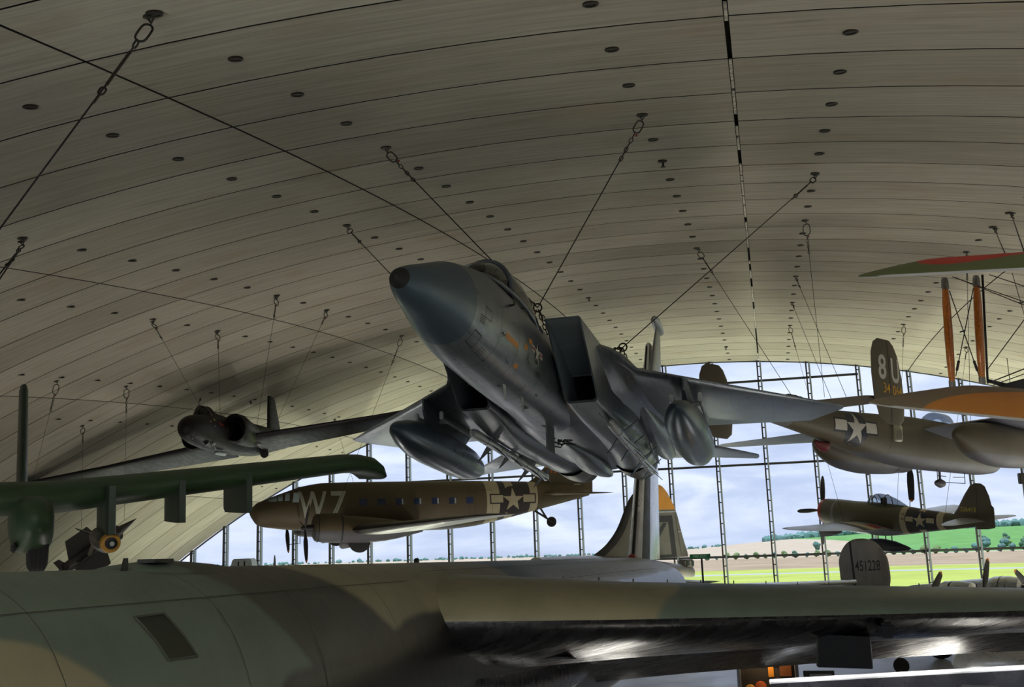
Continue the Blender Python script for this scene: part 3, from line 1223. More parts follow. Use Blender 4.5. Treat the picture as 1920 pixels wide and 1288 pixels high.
# wings with drooped flaps
for s in (-1, 1):
    m = MB()
    st = [(14.0, s * .6, 1.12, 10.0, .155, 6.0), (14.3, s * 1.3, 1.10, 9.7, .155, 6.0), (15.7, s * 3.3, 1.02, 8.9, .14, 5.5), (18.6, s * 7.4, .90, 7.8, .125, 5), (20.3, s * 9.8, .84, 7.3, .115, 5),
          (25.5, s * 17, .45, 5.8, .105, 4), (33.2, s * 28, -.6, 3.7, .09, 3)]
    wing(m, st, 22, 'z', .012)
    # paint: under surface black
    o_ = m
    F = 44
    for i, f in enumerate(m.f):
        if len(f) == 4:
            k = f[0] % F
            if k >= 24:
                m.m[i] = 1
            elif k == 23 or k == 22:
                m.m[i] = 1
    # seams across the leading edge
    wo = m.build('wing', [CAMOW, GLOSSB], bom)
    m = MB()
    fl = []
    for (x, y, z, c, t, tw) in st[1:6]:
        te = (x + c * .80, y, z - math.sin(math.radians(tw)) * c * .80 - c * .005)
        L = c * .25
        fl.append((te[0], te[1], te[2], L, .10, 28))
    wing(m, fl, 10)
    m.build('flap', [GLOSSB], bom)
    # vortex pins along the top
    pins = []
    pm = None
    for i in range(46):
        y = 2.2 + i * .55
        for (a, b) in zip(st[1:-1], st[2:]):
            if abs(a[1]) <= y <= abs(b[1]):
                t = (y - abs(a[1])) / (abs(b[1]) - abs(a[1]))
                x = a[0] + (b[0] - a[0]) * t
                c = a[3] + (b[3] - a[3]) * t
                z = a[2] + (b[2] - a[2]) * t
                th = a[4] + (b[4] - a[4]) * t
                tw = math.radians(a[5] + (b[5] - a[5]) * t)
                zz = z + c * (th * .5 + .012) * math.cos(tw) - .33 * c * math.sin(tw)
                p_ = (x + .33 * c, s * y, zz + .02)
                if pm is None:
                    mq = MB()
                    box(mq, (0, 0, 0), (.10, .012, .09))
                    po = mq.build('vortex_generator', SATB, wo, p_)
                    pm = po.data
                else:
                    po = po.copy()
                    COL.objects.link(po)
                    po.location = p_
                break
    # engine-pylon stub and small intake in the leading edge
    m = MB()
    yp = s * 6.75
    loft(m, [[(18.4 + dx, yp + a * w, .30 + b) for a, b in ((-.40, .26), (.40, .30), (.44, -.22), (-.40, -.24))] for dx, w in ((0, 1.0), (.25, 1.06), (1.6, .9), (3.2, .4))], 0, smooth=False)
    m.build('engine_pylon_stub', M('pylon_black', (9, 9, 10), .4, var=.3, scale=5, bump=.5, spec=.15), bom)
    m = MB()
    box(m, (18.50, s * 7.42, .66), (.34, .26, .24), bev=.05)
    m.build('leading_edge_scoop', M('pylon_black', (13, 13, 14)), bom)
    m = MB()
    box(m, (16.3, s * 2.5, .42), (.55, .42, .03), rot=(0, .1, 0), bev=.01)
    m.build('inspection_hatch', SATB, bom)
# wing-to-body fairing and cockpit (beyond the frame)
m = MB()
body(m, [(14.2, .2, 1.35, .2, .4, 2.2), (15.2, .1, 1.54, .55, .8, 2.4), (18, -.2, 1.60, .55, .9, 2.4), (22, -.3, 1.58, .5, .8, 2.4), (25, -.3, 1.4, .4, .6, 2.2)], 28, 3)
m.build('wing_root_fairing', GLOSSB, bom)
m = MB()
for s in (-1, 1):
    for i in range(3):
        box(m, (2.55 + i * .55, s * (.86 + .16 * i), 1.0 + .12 * i), (.48, .05, .42), rot=(s * -.7, 0, s * .2))
m.build('cockpit_window', HATG, bom)
for x in (15.5, 28.5):
    for s in (-1, 1):
        m = MB()
        rev(m, [(-.22, .35), (-.2, .6), (-.12, .68), (.12, .68), (.2, .6), (.22, .35)], n=24)
        m.xf(Matrix.Translation((x, s * .85, -3.34)) @ Matrix.Rotation(PI / 2, 4, 'Z'))
        wv = m.build('wheel', RUB, bom)
        m = MB()
        tube(m, [(x, s * .85, -3.3), (x, s * .5, -1.6)], .13, 10)
        m.build('gear_leg', SATB, bom)
# ------------------------------------------------------------------ grey twin-engined jet fighter hanging in the middle
def jet_paint(name, col, col2, streak=(1.2, 9, 2)):
    m, nt, b = new_mat(name)
    tc = nt.n('ShaderNodeTexCoord').outputs['Object']
    sp = nt.n('ShaderNodeSeparateXYZ')
    nt.link(tc, sp.inputs[0])
    s1 = nt.noise(nt.mapping(tc, streak), 1.6, 6, .65, .3)
    s2 = nt.noise(tc, .8, 4, .6)
    c = nt.mix(nt.ramp(nt.math('ADD', nt.math('MULTIPLY', s1, .6), nt.math('MULTIPLY', s2, .4)), .38, .62), lin(col), lin(col2))
    # panel joints
    for ax, step in ((0, 1.13), (1, .97)):
        fr = nt.math('FRACT', nt.math('MULTIPLY', sp.outputs[ax], 1 / step))
        c = nt.mix(nt.math('MULTIPLY', nt.math('LESS_THAN', fr, .010 / step), .5), c, (.02, .022, .025))
    nt.link(c, b.inputs['Base Color'])
    b.inputs['Metallic'].default_value = .6
    nt.link(nt.math('ADD', nt.math('MULTIPLY', s1, .34), .16), b.inputs['Roughness'])
    bp = nt.n('ShaderNodeBump')
    bp.inputs['Strength'].default_value = .22
    bp.inputs['Distance'].default_value = .02
    nt.link(s1, bp.inputs['Height'])
    nt.link(bp.outputs[0], b.inputs['Normal'])
    return m
JET = jet_paint('fighter_grey', (98, 108, 118), (126, 134, 142))
JETN = M('radome_grey', (80, 98, 112), .34, .4, var=.06, scale=1.0)
JETD = M('fighter_dark_grey', (84, 94, 100), .42, .2, var=.1)
DUCT = M('duct_grey', (104, 116, 122), .55, var=.12)
BLK = M('flat_black', (22, 22, 23), .6, var=.2)
SOOT = M('hot_metal', (96, 88, 74), .38, .85, var=.3, scale=4)
EDGE = M('pale_edge', (178, 184, 186), .4, .3)
CANO = glass('canopy_glass', (222, 225, 220), .26)
NAVY = M('insignia_blue', (24, 30, 50), .5, var=.05)
WHT = M('marking_white', (196, 194, 184), .5, var=.06)
REDP = M('marking_red', (150, 28, 30), .5, var=.05)
ORNG = M('marking_orange', (196, 128, 34), .5, var=.08)
STEN = M('stencil_dark', (40, 44, 48), .6)
CHN = M('chain_steel', (70, 62, 52), .4, .8, var=.25, scale=20)

f15 = thing('jet_fighter', 'large grey twin-engined jet fighter hanging nose-first in the middle of the hall', 'aircraft', (-1.4828, 13.6125, 9.7986), (-.0066, .0782, 1.3314))
NOSE = [(-.2, -.21, .012, .012, .012, 2), (-.16, -.21, .062, .062, .062, 2), (-.02, -.195, .15, .15, .15, 2), (.45, -.14, .29, .30, .295, 2), (1.05, -.06, .415, .45, .44, 2), (1.7, 0, .53, .64, .61, 2.05),
        (2.4, .04, .61, .78, .74, 2.1), (3.2, .1, .66, .87, .82, 2.2), (4.4, .14, .69, .86, .86, 2.3), (5.7, .14, .71, .84, .84, 2.4), (7.4, .12, .72, .80, .77, 2.5), (9.2, .1, .75, .82, .70, 2.6), (10.5, .1, .7, .8, .6, 2.6)]
nb = MB()
body(nb, NOSE, 40, 4, 0, cut=[(-1, -.03, 1), (-.03, 1.95, 2)])
bv15 = nb.bvh()
N1 = Vector((0, 1, 0))
# markings on the left (visible) side of the nose: cast from outside left and below
def f15mark(shape, x, angdeg, mat, up=(0, 0, 1), size=None, L=.06, off=.005):
    a = math.radians(angdeg)              # 0 = level left side, + upwards
    out = Vector((0, -math.cos(a), math.sin(a)))
    U = Vector((1, 0, 0))
    V = Vector((0, math.sin(a), math.cos(a)))
    decal(nb, bv15, shape, Vector((x, 0, .1)) + out * 2.2, U, V, -out, mat, off, L, 3)
def rot2(sh, d, cx=0, cy=0):
    a = math.radians(d)
    return [(cx + p[0] * math.cos(a) - p[1] * math.sin(a), cy + p[0] * math.sin(a) + p[1] * math.cos(a)) for p in sh[0]], sh[1]
def frame2(w, h, t):
    v = [(-w, -h), (w, -h), (w, h), (-w, h), (-w + t, -h + t), (w - t, -h + t), (w - t, h - t), (-w + t, h - t)]
    return v, [(0, 1, 5, 4), (1, 2, 6, 5), (2, 3, 7, 6), (3, 0, 4, 7)]
def star15():
    a = math.radians(-6)
    out = Vector((0, -math.cos(a), math.sin(a)))
    U, V = Vector((-1, 0, 0)), Vector((0, math.sin(a), math.cos(a)))
    U = Vector((1, 0, 0))
    insignia(nb, bv15, Vector((5.29, 0, .1)) + out * 2.2, U, V, -out, .20, 3, 4, 5, True, .004, .06, border=False)
star15()
f15mark(frame2(.155, .125, .018), 2.18, -56.5, 7)
f15mark(rect2d(-.38, -.05, .38, .05), 3.65, -22, 6)
f15mark(rect2d(-.10, -.05, .10, .05), 4.51, -12.5, 6)
f15mark(rect2d(-.12, -.05, .12, .05), 4.80, 1.5, 6)
f15mark(rect2d(-.10, -.04, .10, .04), 4.25, -45, 6)
for i in range(4):
    f15mark(rect2d(-.13, -.006, .13, .006), 2.65, -57 - 3.0 * i, 7)
    f15mark(rect2d(-.10, -.006, .10, .006), 2.15, -24 - 3.0 * i, 7)
    f15mark(rect2d(-.10, -.006, .10, .006), 5.28, -55 - 3.0 * i, 7)
    f15mark(rect2d(-.08, -.006, .08, .006), 4.7, -18 - 3.0 * i, 7)
f15mark(frame2(.14, .09, .012), 2.36, -16, 7)
f15mark(rect2d(-.17, -.05, .17, .05), 6.6, -80, 7)
f15mark(rect2d(-.17, -.05, .17, .05), 8.9, -88, 7)
for x, a in ((4.52, -78), (6.16, -54), (3.15, -24)):
    f15mark(rect2d(-.10, -.012, .10, .012), x, a, 7)
    f15mark(rect2d(-.012, -.05, .012, .05), x - .02, a, 7)
for x in (3.0, 4.05, 5.7, 6.5, 7.7):
    for a in range(-88, 40, 8):
        f15mark(rect2d(-.005, -.06, .005, .06), x, a, 7, L=.08, off=.003)
nb.build('nose_fuselage', [JET, BLK, JETN, NAVY, WHT, REDP, ORNG, STEN], f15)
# probes under the nose
def spike(name, p0, p1, r, mat=STEN):
    m = MB()
    tube(m, [p0, p1], [r, r * .5], 6)
    m.build(name, mat, f15)
for s in (-1, 1):
    m = MB()
    tube(m, [(3.55, s * .62, .42), (3.5, s * .74, .42), (3.2, s * .80, .42)], [.02, .018, .008], 6)
    m.build('pitot_probe', STEN, f15)
for x, y in ((4.5, -.25), (5.6, -.3)):
    m = MB()
    wing(m, [(x, y, -.66, .22, .12), (x + .10, y, -.94, .12, .12)], 6, 'y')
    m.build('blade_aerial', EDGE, f15)

# central body and spine
cb = MB()
body(cb, [(6.8, .3, .6, .62, .5, 2.6), (8.4, .2, .86, .74, .68, 3), (10.5, .12, 1.0, .72, .66, 3.2), (14, .1, 1.0, .66, .62, 3.2), (17.2, .1, .8, .5, .5, 2.6), (18.4, .1, .28, .2, .3, 2)], 36, 3)
cb.build('centre_fuselage', JET, f15)
# canopy: windscreen, bow, bubble, sill and cockpit
SILL = 0.93
def canopy_ring(x, w, top, n=17):
    return [(x, w * math.cos(PI * i / (n - 1)), SILL + (top - SILL) * (math.sin(PI * i / (n - 1)) ** .8)) for i in range(n)]
CT = [(3.10, .12, .97), (3.35, .30, 1.14), (3.8, .42, 1.36), (4.28, .47, 1.53)]
CT2 = [(4.36, .475, 1.55), (4.8, .50, 1.63), (5.4, .50, 1.66), (6.2, .46, 1.62), (7.0, .36, 1.46), (7.6, .26, 1.26), (7.9, .14, 1.06)]
m = MB()
loft(m, [canopy_ring(*r) for r in crom(CT, 3)], 0, False, False, closed=False)
m.build('windscreen', CANO, f15)
m = MB()
loft(m, [canopy_ring(*r) for r in crom(CT2, 3)], 0, False, False, closed=False)
m.build('canopy', CANO, f15)
m = MB()
tube(m, canopy_ring(4.32, .485, 1.555), .035, 8)
for s in (-1, 1):
    tube(m, [(r[0], s * r[1], SILL) for r in CT + CT2], .035, 8)
tube(m, canopy_ring(7.0, .37, 1.47), .02, 8)
m.build('canopy_frame', JETD, f15)
m = MB()
body(m, [(3.7, 1.0, .30, .02, .1, 2), (4.05, 1.0, .36, .24, .1, 2.4), (4.5, 1.0, .40, .16, .1, 2.4)], 16, 2)
m.build('instrument_hood', BLK, f15)
m = MB()
box(m, (3.98, 0, 1.30), (.03, .20, .17), rot=(0, .5, 0))
tube(m, [(3.98, .10, 1.2), (3.98, .10, 1.38)], .012, 5)
tube(m, [(3.98, -.10, 1.2), (3.98, -.10, 1.38)], .012, 5)
m.build('head_up_display', STEN, f15)
seat = MB()
box(seat, (5.45, 0, 1.12), (.26, .46, .66), rot=(0, .2, 0), bev=.04)
box(seat, (5.56, 0, 1.48), (.22, .30, .18), bev=.04)
seat.build('ejection_seat', BLK, f15)
m = MB()
body(m, [(7.3, .95, .40, .38, .1, 2), (8.2, .9, .44, .30, .1, 2), (9.8, .8, .42, .14, .1, 2), (11.5, .7, .3, .1, .1, 2)], 20, 3)
m.build('spine_fairing', JET, f15)

# air intakes with raked lips
def intake(s):
    def sec(xt, k, y0, y1, z1, z0, r, n=5):
        """rounded box section, upper edge at xt, lower edges k further aft per metre"""
        pts = []
        rb = r
        rt = r * .35
        cor = [(y1 - rt, z1 - rt, 0, rt), (y0 + rt, z1 - rt, 90, rt), (y0 + rb, z0 + rb, 180, rb), (y1 - rb, z0 + rb, 270, rb)]
        for cy_, cz, a0, rr in cor:
            for i in range(n):
                a = math.radians(a0 + 90 * i / (n - 1))
                y, z = cy_ + rr * math.cos(a), cz + rr * math.sin(a)
                pts.append((xt + (z1 - z) * k, s * y, z))
        return pts
    T = [(5.70, 1.41, .77, 1.45, .80, -.47, .10), (6.2, 1.40, .75, 1.47, .80, -.50, .13), (7.6, 1.05, .74, 1.52, .79, -.58, .2), (9.2, .5, .74, 1.60, .74, -.64, .3), (11.2, .1, .7, 1.66, .68, -.66, .4),
         (14.0, 0, .55, 1.66, .60, -.62, .48), (16.6, 0, .3, 1.50, .52, -.56, .52)]
    R = [sec(*t) for t in T]
    m = MB()
    loft(m, R, 0, False, False)
    # lip and inner duct walls
    I = [(5.73, 1.41, .805, 1.42, .77, -.435, .09), (6.6, 1.36, .82, 1.40, .76, -.44, .10), (8.6, .7, .84, 1.40, .60, -.42, .14), (11.0, .0, .84, 1.38, .5, -.40, .2)]
    RI = [sec(*t) for t in I]
    loft(m, [R[0], RI[0]], 1, False, False)
    loft(m, RI, [2, 2, 3], False, True)
    o = m.build('engine_intake', [JET, JETD, DUCT, BLK], f15)
    for i_ in range(1):
        pass
    m = MB()
    # movable ramps under the upper lip
    def slab(x0, z0, x1, z1, mt):
        y0, y1 = s * .82, s * 1.41
        m.add([(x0, y0, z0), (x0, y1, z0), (x1, y1, z1), (x1, y0, z1), (x0, y0, z0 + .02), (x0, y1, z0 + .02), (x1, y1, z1 + .02), (x1, y0, z1 + .02)],
              [(0, 1, 2, 3), (4, 5, 6, 7), (0, 1, 5, 4), (2, 3, 7, 6), (1, 2, 6, 5), (0, 3, 7, 4)], mt, False)
    slab(5.74, .77, 6.75, .56, 0)
    slab(6.77, .555, 7.95, .20, 0)
    slab(7.93, .205, 7.97, .19, 1)
    m.build('intake_ramp', [DUCT, EDGE], f15)
    # nozzle
    m = MB()
    rev(m, [(16.4, .58), (17.4, .58), (17.9, .55)], s * .88, -.06, 28, 0, False)
    rev(m, [(17.9, .55), (18.5, .50), (19.0, .42)], s * .88, -.06, 28, 1, False)
    rev(m, [(19.0, .40), (18.5, .46), (17.5, .45)], s * .88, -.06, 28, 2, True)
    m.build('engine_nozzle', [SOOT, BLK, BLK], f15)
    # outer boom carrying tail surfaces
    m = MB()
    body(m, [(10.2, .30, .03, .03, .03, 2), (12.0, .26, .16, .18, .18, 2.2), (13.6, .22, .26, .30, .32, 2.4), (15.5, .16, .34, .32, .36, 2.4), (17.6, .12, .26, .22, .26, 2.2), (18.6, .1, .1, .1, .1, 2)], 20, 3, yc=s * 1.78)
    m.build('tail_boom', JET, f15)
    # wing: glove and main panel
    m = MB()
    wing(m, [(7.25, s * 1.40, .64, 9.4, .058), (7.55, s * 1.66, .60, 8.9, .058), (8.0, s * 1.88, .55, 8.2, .056), (8.66, s * 2.07, .42, 6.9, .052), (13.1, s * 5.80, .40, 2.75, .036), (13.97, s * 6.52, .38, .5, .05), (14.1, s * 6.56, .38, .2, .05)], 16)
    m.build('wing', JET, f15)
    m = MB()
    loft(m, [[(x, s * (1.46 + w * a), z + h * b) for a, b in ((0, .5), (.35, .46), (.7, .2), (1, -.02), (.7, -.16), (.3, -.45), (0, -.8))] for x, w, z, h in
             ((7.2, .05, .58, .1), (7.9, .32, .53, .36), (8.7, .66, .44, .62), (9.8, .78, .38, .72), (12, .8, .35, .6), (14.5, .6, .3, .4))], 0)
    m.build('wing_glove', JET, f15)
    # tail surfaces
    m = MB()
    wing(m, [(15.2, s * 1.85, .08, 3.6, .045), (16.4, s * 2.75, .06, 2.5, .04), (16.1, s * 2.78, .06, 2.8, .04), (18.43, s * 4.30, .0, .95, .035), (18.6, s * 4.36, .0, .5, .04)], 10)
    m.build('tailplane', JET, f15)
    m = MB()
    wing(m, [(13.3, s * 1.66, .5, 4.2, .055), (16.6, s * 1.76, 3.55, 1.25, .045), (16.8, s * 1.765, 3.65, .9, .04)], 10, 'y')
    fin = m.build('tail_fin', JET, f15)
    m = MB()
    L = .0 if s < 0 else -.3
    rev(m, [(16.3, .02), (16.4, .09), (16.6, .13 + L * .15), (17.4, .14 + L * .15), (17.9, .12 + L * .1), (18.2, .03)], s * 1.76, 3.79 if s < 0 else 3.7, 14)
    m.build('fin_tip_pod', EDGE, fin)
    # drop tank on pylon with launch rails
    m = MB()
    loft(m, [[(x, s * (2.97 + w * a), z) for a, z in ((-1, .36), (1, .36), (1, zb), (-1, zb))] for x, w, zb in ((9.6, .02, .1), (10.1, .085, -.3), (12.6, .085, -.3), (13.4, .02, .1))], 0, smooth=False)
    py = m.build('pylon', JETD, f15)
    m = MB()
    for q in (-1, 1):
        box(m, (11.3, s * 2.97 + q * .30, -.02), (2.4, .06, .16), rot=(q * .5, 0, 0), bev=.02)
        tube(m, [(10.6, s * 2.97, .0), (10.6, s * 2.97 + q * .3, -.02)], .05, 6)
        tube(m, [(12.0, s * 2.97, .0), (12.0, s * 2.97 + q * .3, -.02)], .05, 6)
        box(m, (10.05, s * 2.97 + q * .31, .02), (.14, .09, .2), bev=.02)
    m.build('missile_rail', EDGE, py)
    return
for s in (-1, 1):
    intake(s)
# drop tanks
def tank(s, label):
    m = MB()
    rev(m, [(7.60, .012), (7.66, .07), (7.95, .19), (8.5, .32), (9.2, .41), (10.0, .445), (12.0, .445), (12.9, .41), (13.7, .30), (14.3, .14), (14.5, .02)], s * 2.97, -.66, 32)
    return m
for s in (-1, 1):
    m = tank(s, '')
    o = m.build('drop_tank', JETN, f15)
    b2 = MB()
    for x in (9.2, 12.6):
        rev(b2, [(x - .006, .412 if x < 10 else .428), (x + .006, .414 if x < 10 else .427)], s * 2.97, -.66, 32, 0, False)
    for q in (0, 1):
        b3 = tank(s, '').bvh()
        decal(b2, b3, frame2(.42, .14, .012), (11.3, s * 2.97 + (1.2), -1.5), (1, 0, 0), (0, .55, .83), (0, -.83, .55), 0, .004, .08)
    b2.build('tank_seam', STEN, o)
# long missiles tucked against the lower corners
def missile(s, x0, z0, y0=1.5):
    m = MB()
    rev(m, [(x0, .02), (x0 + .06, .08), (x0 + .28, .105), (x0 + .75, .105)], s * y0, z0, 16, 0)
    rev(m, [(x0 + .75, .105), (x0 + 3.62, .105), (x0 + 3.66, .08)], s * y0, z0, 16, 1)
    rev(m, [(x0 + 1.0, .108), (x0 + 1.04, .108)], s * y0, z0, 16, 2, False)
    rev(m, [(x0 + 2.2, .108), (x0 + 2.24, .108)], s * y0, z0, 16, 2, False)
    o = m.build('missile', [EDGE, SILV, STEN], f15)
    for a in (45, 135, 225, 315):
        c, d = math.cos(math.radians(a)), math.sin(math.radians(a))
        for xx, L, ch in ((x0 + 1.45, .42, .42), (x0 + 3.1, .32, .36)):
            w_ = MB()
            prism(w_, [(0, .09), (ch, .09), (ch * .95, .13 + .02), (ch * .72, .09 + L)], .018, (xx, s * y0, z0), (1, 0, 0), (0, c, d), (0, -d, c))
            w_.build('missile_fin', JETD, o)
for s in (-1, 1):
    missile(s, 8.55, -.70)
    missile(s, 12.3, -.70)
# nose-gear door and clutter below
m = MB()
box(m, (9.0, -.12, -.86), (.75, .035, .62), bev=.01)
m.build('gear_door', JETD, f15)
m = MB()
for i in range(14):
    rr = random.Random(i)
    p = Vector((9.7 + rr.uniform(0, 1.0), -.15 + rr.uniform(-.15, .15), -.72 + rr.uniform(-.08, .02)))
    tube(m, [p, p + Vector((rr.uniform(-.2, .2), rr.uniform(-.2, .2), rr.uniform(-.1, .05)))], .018, 5)
m.build('gear_linkage', STEN, f15)
m = MB()
body(m, [(11.6, -.56, .05, .04, .04, 2.2), (13.2, -.56, .26, .1, .12, 2.4), (15, -.56, .36, .1, .2, 2.4), (17.4, -.45, .2, .1, .14, 2.2), (18.3, -.4, .05, .05, .05, 2)], 18, 3)
m.build('ventral_fairing', JET, f15)
m = MB()
for s in (-1, 1):
    wing(m, [(13.6, s * 1.72, -.30, 1.9, .05), (14.4, s * 1.80, -.66, .7, .05)], 8, 'y')
    m.build('ventral_strake', JETD, f15)
    m = MB()
# lifting eyes
R15 = Euler((-.0066, .0782, 1.3314)).to_matrix()
T15 = Vector((-1.4828, 13.6125, 9.7986))
def F15(p):
    return R15 @ Vector(p) + T15
# ------------------------------------------------------------------ black high-altitude jet
BLKP = M('matt_black_paint', (33, 31, 32), .48, .15, var=.28, scale=1.6, stretch=(1, 3, 3), bump=.1, spec=.2)
BLKD = M('matt_black_deep', (30, 30, 31), .55, var=.2)
GREYG = glass('old_canopy_glass', (208, 212, 196), .34)
YEL = M('marking_yellow', (196, 172, 60), .5)
spy = thing('reconnaissance_jet', 'matt black long-winged jet hanging left of the grey fighter', 'aircraft', (-14.2875, 44.495, 11.4732), (-.1416, -.0426, 1.5078))
fb = MB()
body(fb, [(0, .05, .03, .03, .03, 2), (.06, .05, .18, .18, .18, 2), (.3, .05, .40, .40, .40, 2), (.8, .05, .58, .57, .60, 2), (1.5, .04, .68, .66, .72, 2), (2.5, .02, .74, .74, .80, 2), (4.0, 0, .78, .78, .86, 2.1),
          (6, 0, .86, .80, .90, 2.2), (9, 0, .86, .80, .86, 2.2), (12, .1, .68, .66, .66, 2.1), (14.2, .2, .50, .50, .50, 2), (15.0, .22, .44, .44, .44, 2)], 36, 4)
bvs = fb.bvh()
decal(fb, bvs, rect2d(-.20, -.045, .20, .045), (2.75, -3, .22), (1, 0, -.2), (.2, 0, 1), (0, 1, 0), 1, .005, .08)
decal(fb, bvs, rect2d(-.09, -.05, .09, .05), (2.2, -3, .42), (1, 0, 0), (0, 0, 1), (0, 1, 0), 2, .005, .08)
for x in (1.25, 1.28):
    pass
fb.build('fuselage', [BLKP, REDP, YEL], spy)
m = MB()
body(m, [(1.55, .45, .10, .10, .1, 2), (1.9, .48, .32, .46, .1, 2), (2.4, .48, .40, .70, .1, 2), (2.9, .48, .40, .70, .1, 2), (3.4, .5, .36, .60, .1, 2), (3.7, .5, .30, .46, .1, 2)], 24, 3)
m.build('canopy', GREYG, spy)
m = MB()
def arch(x, w, h, z0=.5, n=13):
    return [(x, w * math.cos(PI * i / (n - 1)), z0 + h * math.sin(PI * i / (n - 1))) for i in range(n)]
for x, w, h in ((1.66, .17, .22), (2.3, .40, .68), (3.0, .405, .70), (3.6, .34, .54)):
    tube(m, arch(x, w, h), .022, 6)
for s in (-1, 1):
    tube(m, [(1.6, s * .14, .52), (2.3, s * .41, .54), (3.0, s * .41, .54), (3.65, s * .33, .54)], .025, 6)
tube(m, [(1.66, 0, .72), (2.3, 0, 1.18)], .02, 6)
m.build('canopy_frame', BLKD, spy)
m = MB()
body(m, [(3.5, .5, .34, .52, .1, 2), (4.4, .5, .34, .44, .1, 2), (6.5, .4, .3, .45, .1, 2), (9, .3, .2, .5, .1, 2)], 20, 3)
m.build('dorsal_fairing', BLKP, spy)
m = MB()
tube(m, [(2.0, 0, 1.05), (1.7, -.26, 1.36)], .012, 5)
tube(m, [(1.74, -.235, 1.33), (1.66, -.30, 1.40)], .04, 8)
m.build('driftsight_mirror', BLKD, spy)
for s in (-1, 1):
    m = MB()
    C_ = [(3.6, s * 1.02, .06, .50, .62), (3.7, s * 1.02, .06, .56, .68), (4.4, s * .98, .04, .58, .70), (5.6, s * .80, .02, .52, .68), (7.5, s * .55, 0, .45, .62), (9, s * .3, 0, .4, .5)]
    rr = [ring(c[0], c[2], c[3], c[4], yc=c[1], n=28, e=2.1) for c in C_]
    loft(m, rr, 0, False, False)
    inn = [ring(3.6, .06, .50, .62, yc=s * 1.02, n=28, e=2.1), ring(3.75, .06, .47, .59, yc=s * 1.02, n=28, e=2.1), ring(5.2, .04, .40, .5, yc=s * .9, n=28, e=2.1)]
    loft(m, inn, 1, False, True)
    m.build('engine_intake', [BLKP, BLKD], spy)
    m = MB()
    wing(m, [(6.1, s * .75, -.12, 3.15, .13, 12), (6.2, s * 1.4, -.13, 3.05, .12, 12), (6.9, s * 7.0, -.22, 2.2, .11, 12), (7.6, s * 11.9, -.18, 1.25, .10, 10), (7.8, s * 12.2, -.17, .8, .08, 10)], 14, 'z', .015)
    wo = m.build('wing', BLKP, spy)
    m = MB()
    for (x, y) in ((7.2, .95), (8.4, 1.0)):
        box(m, (x, s * y, -.50), (.26, .10, .16), rot=(s * .5, 0, 0), bev=.02)
        m.build('pale_fitting', WHT, spy)
        m = MB()
    m = MB()
    wing(m, [(12.9, s * .3, .55, 1.5, .09), (13.4, s * 3.0, .6, .8, .08)], 8)
    m.build('tailplane', BLKP, spy)
m = MB()
wing(m, [(12.2, 0, .5, 2.7, .10), (13.3, 0, 2.7, 1.3, .13), (13.62, 0, 3.55, .85, .16)], 10, 'y')
m.build('tail_fin', BLKP, spy)
m = MB()
for (a, x, y, z) in ((0, 1.62, -.33, -.66),):
    tube(m, [(x, y, z), (x + .02, y - .02, z - .04)], .12, 14)
m.build('landing_lamp', EDGE, spy)
m = MB()
tube(m, [(2.2, -.42, -.66), (2.2, -.50, -.95)], .025, 6)
tube(m, [(2.2, -.40, -.62), (2.2, -.44, -.70)], .09, 10)
m.build('drain_mast', EDGE, spy)
for p in ((.55, -.10, -.44), (.55, -.28, -.40), (1.6, -.62, .30), (1.9, -.68, .1)):
    m = MB()
    tube(m, [p, (p[0], p[1] - .03, p[2] - .03)], .03, 8)
    m.build('skin_fitting', EDGE, spy)
m = MB()
rev(m, [(2.9, .02), (3.0, .1), (4.1, .1), (4.2, .03)], -.22, -1.0, 12)
m.build('belly_probe', EDGE, spy)
m = MB()
rev(m, [(9.0, .02), (9.02, .22), (9.06, .22)], -.62, -.86, 18)
m.xf(Matrix.Identity(4))
m.build('belly_port', BLKD, spy)

# ------------------------------------------------------------------ dark green ground-attack jet at the left edge
GRN = M('dark_green_paint', (56, 80, 52), .5, .0, var=.14, scale=.8)
GRN2 = M('dark_green_shade', (42, 60, 48), .42, .05, var=.15, scale=.8)
hog = thing('attack_jet', 'dark green ground-attack jet whose wing with drooped tip enters from the left edge', 'aircraft', (-6.9725, 9.5341, 7.0142), (-.0219, -.0285, 2.06))
m = MB()
body(m, [(0, -.5, .05, .05, .05, 2), (.3, -.5, .35, .35, .35, 2), (1.5, -.35, .60, .75, .6, 2.2), (4, -.2, .70, .8, .75, 2.4), (8, -.1, .70, .75, .75, 2.4), (12, .1, .5, .5, .5, 2.2), (16, .3, .16, .2, .2, 2)], 28, 3)
m.build('fuselage', GRN, hog)
m = MB()
body(m, [(1.6, .3, .3, .1, .1, 2), (2.4, .35, .4, .62, .1, 2), (3.6, .4, .4, .62, .1, 2), (5.0, .45, .3, .2, .1, 2)], 20, 3)
m.build('canopy', GREYG, hog)
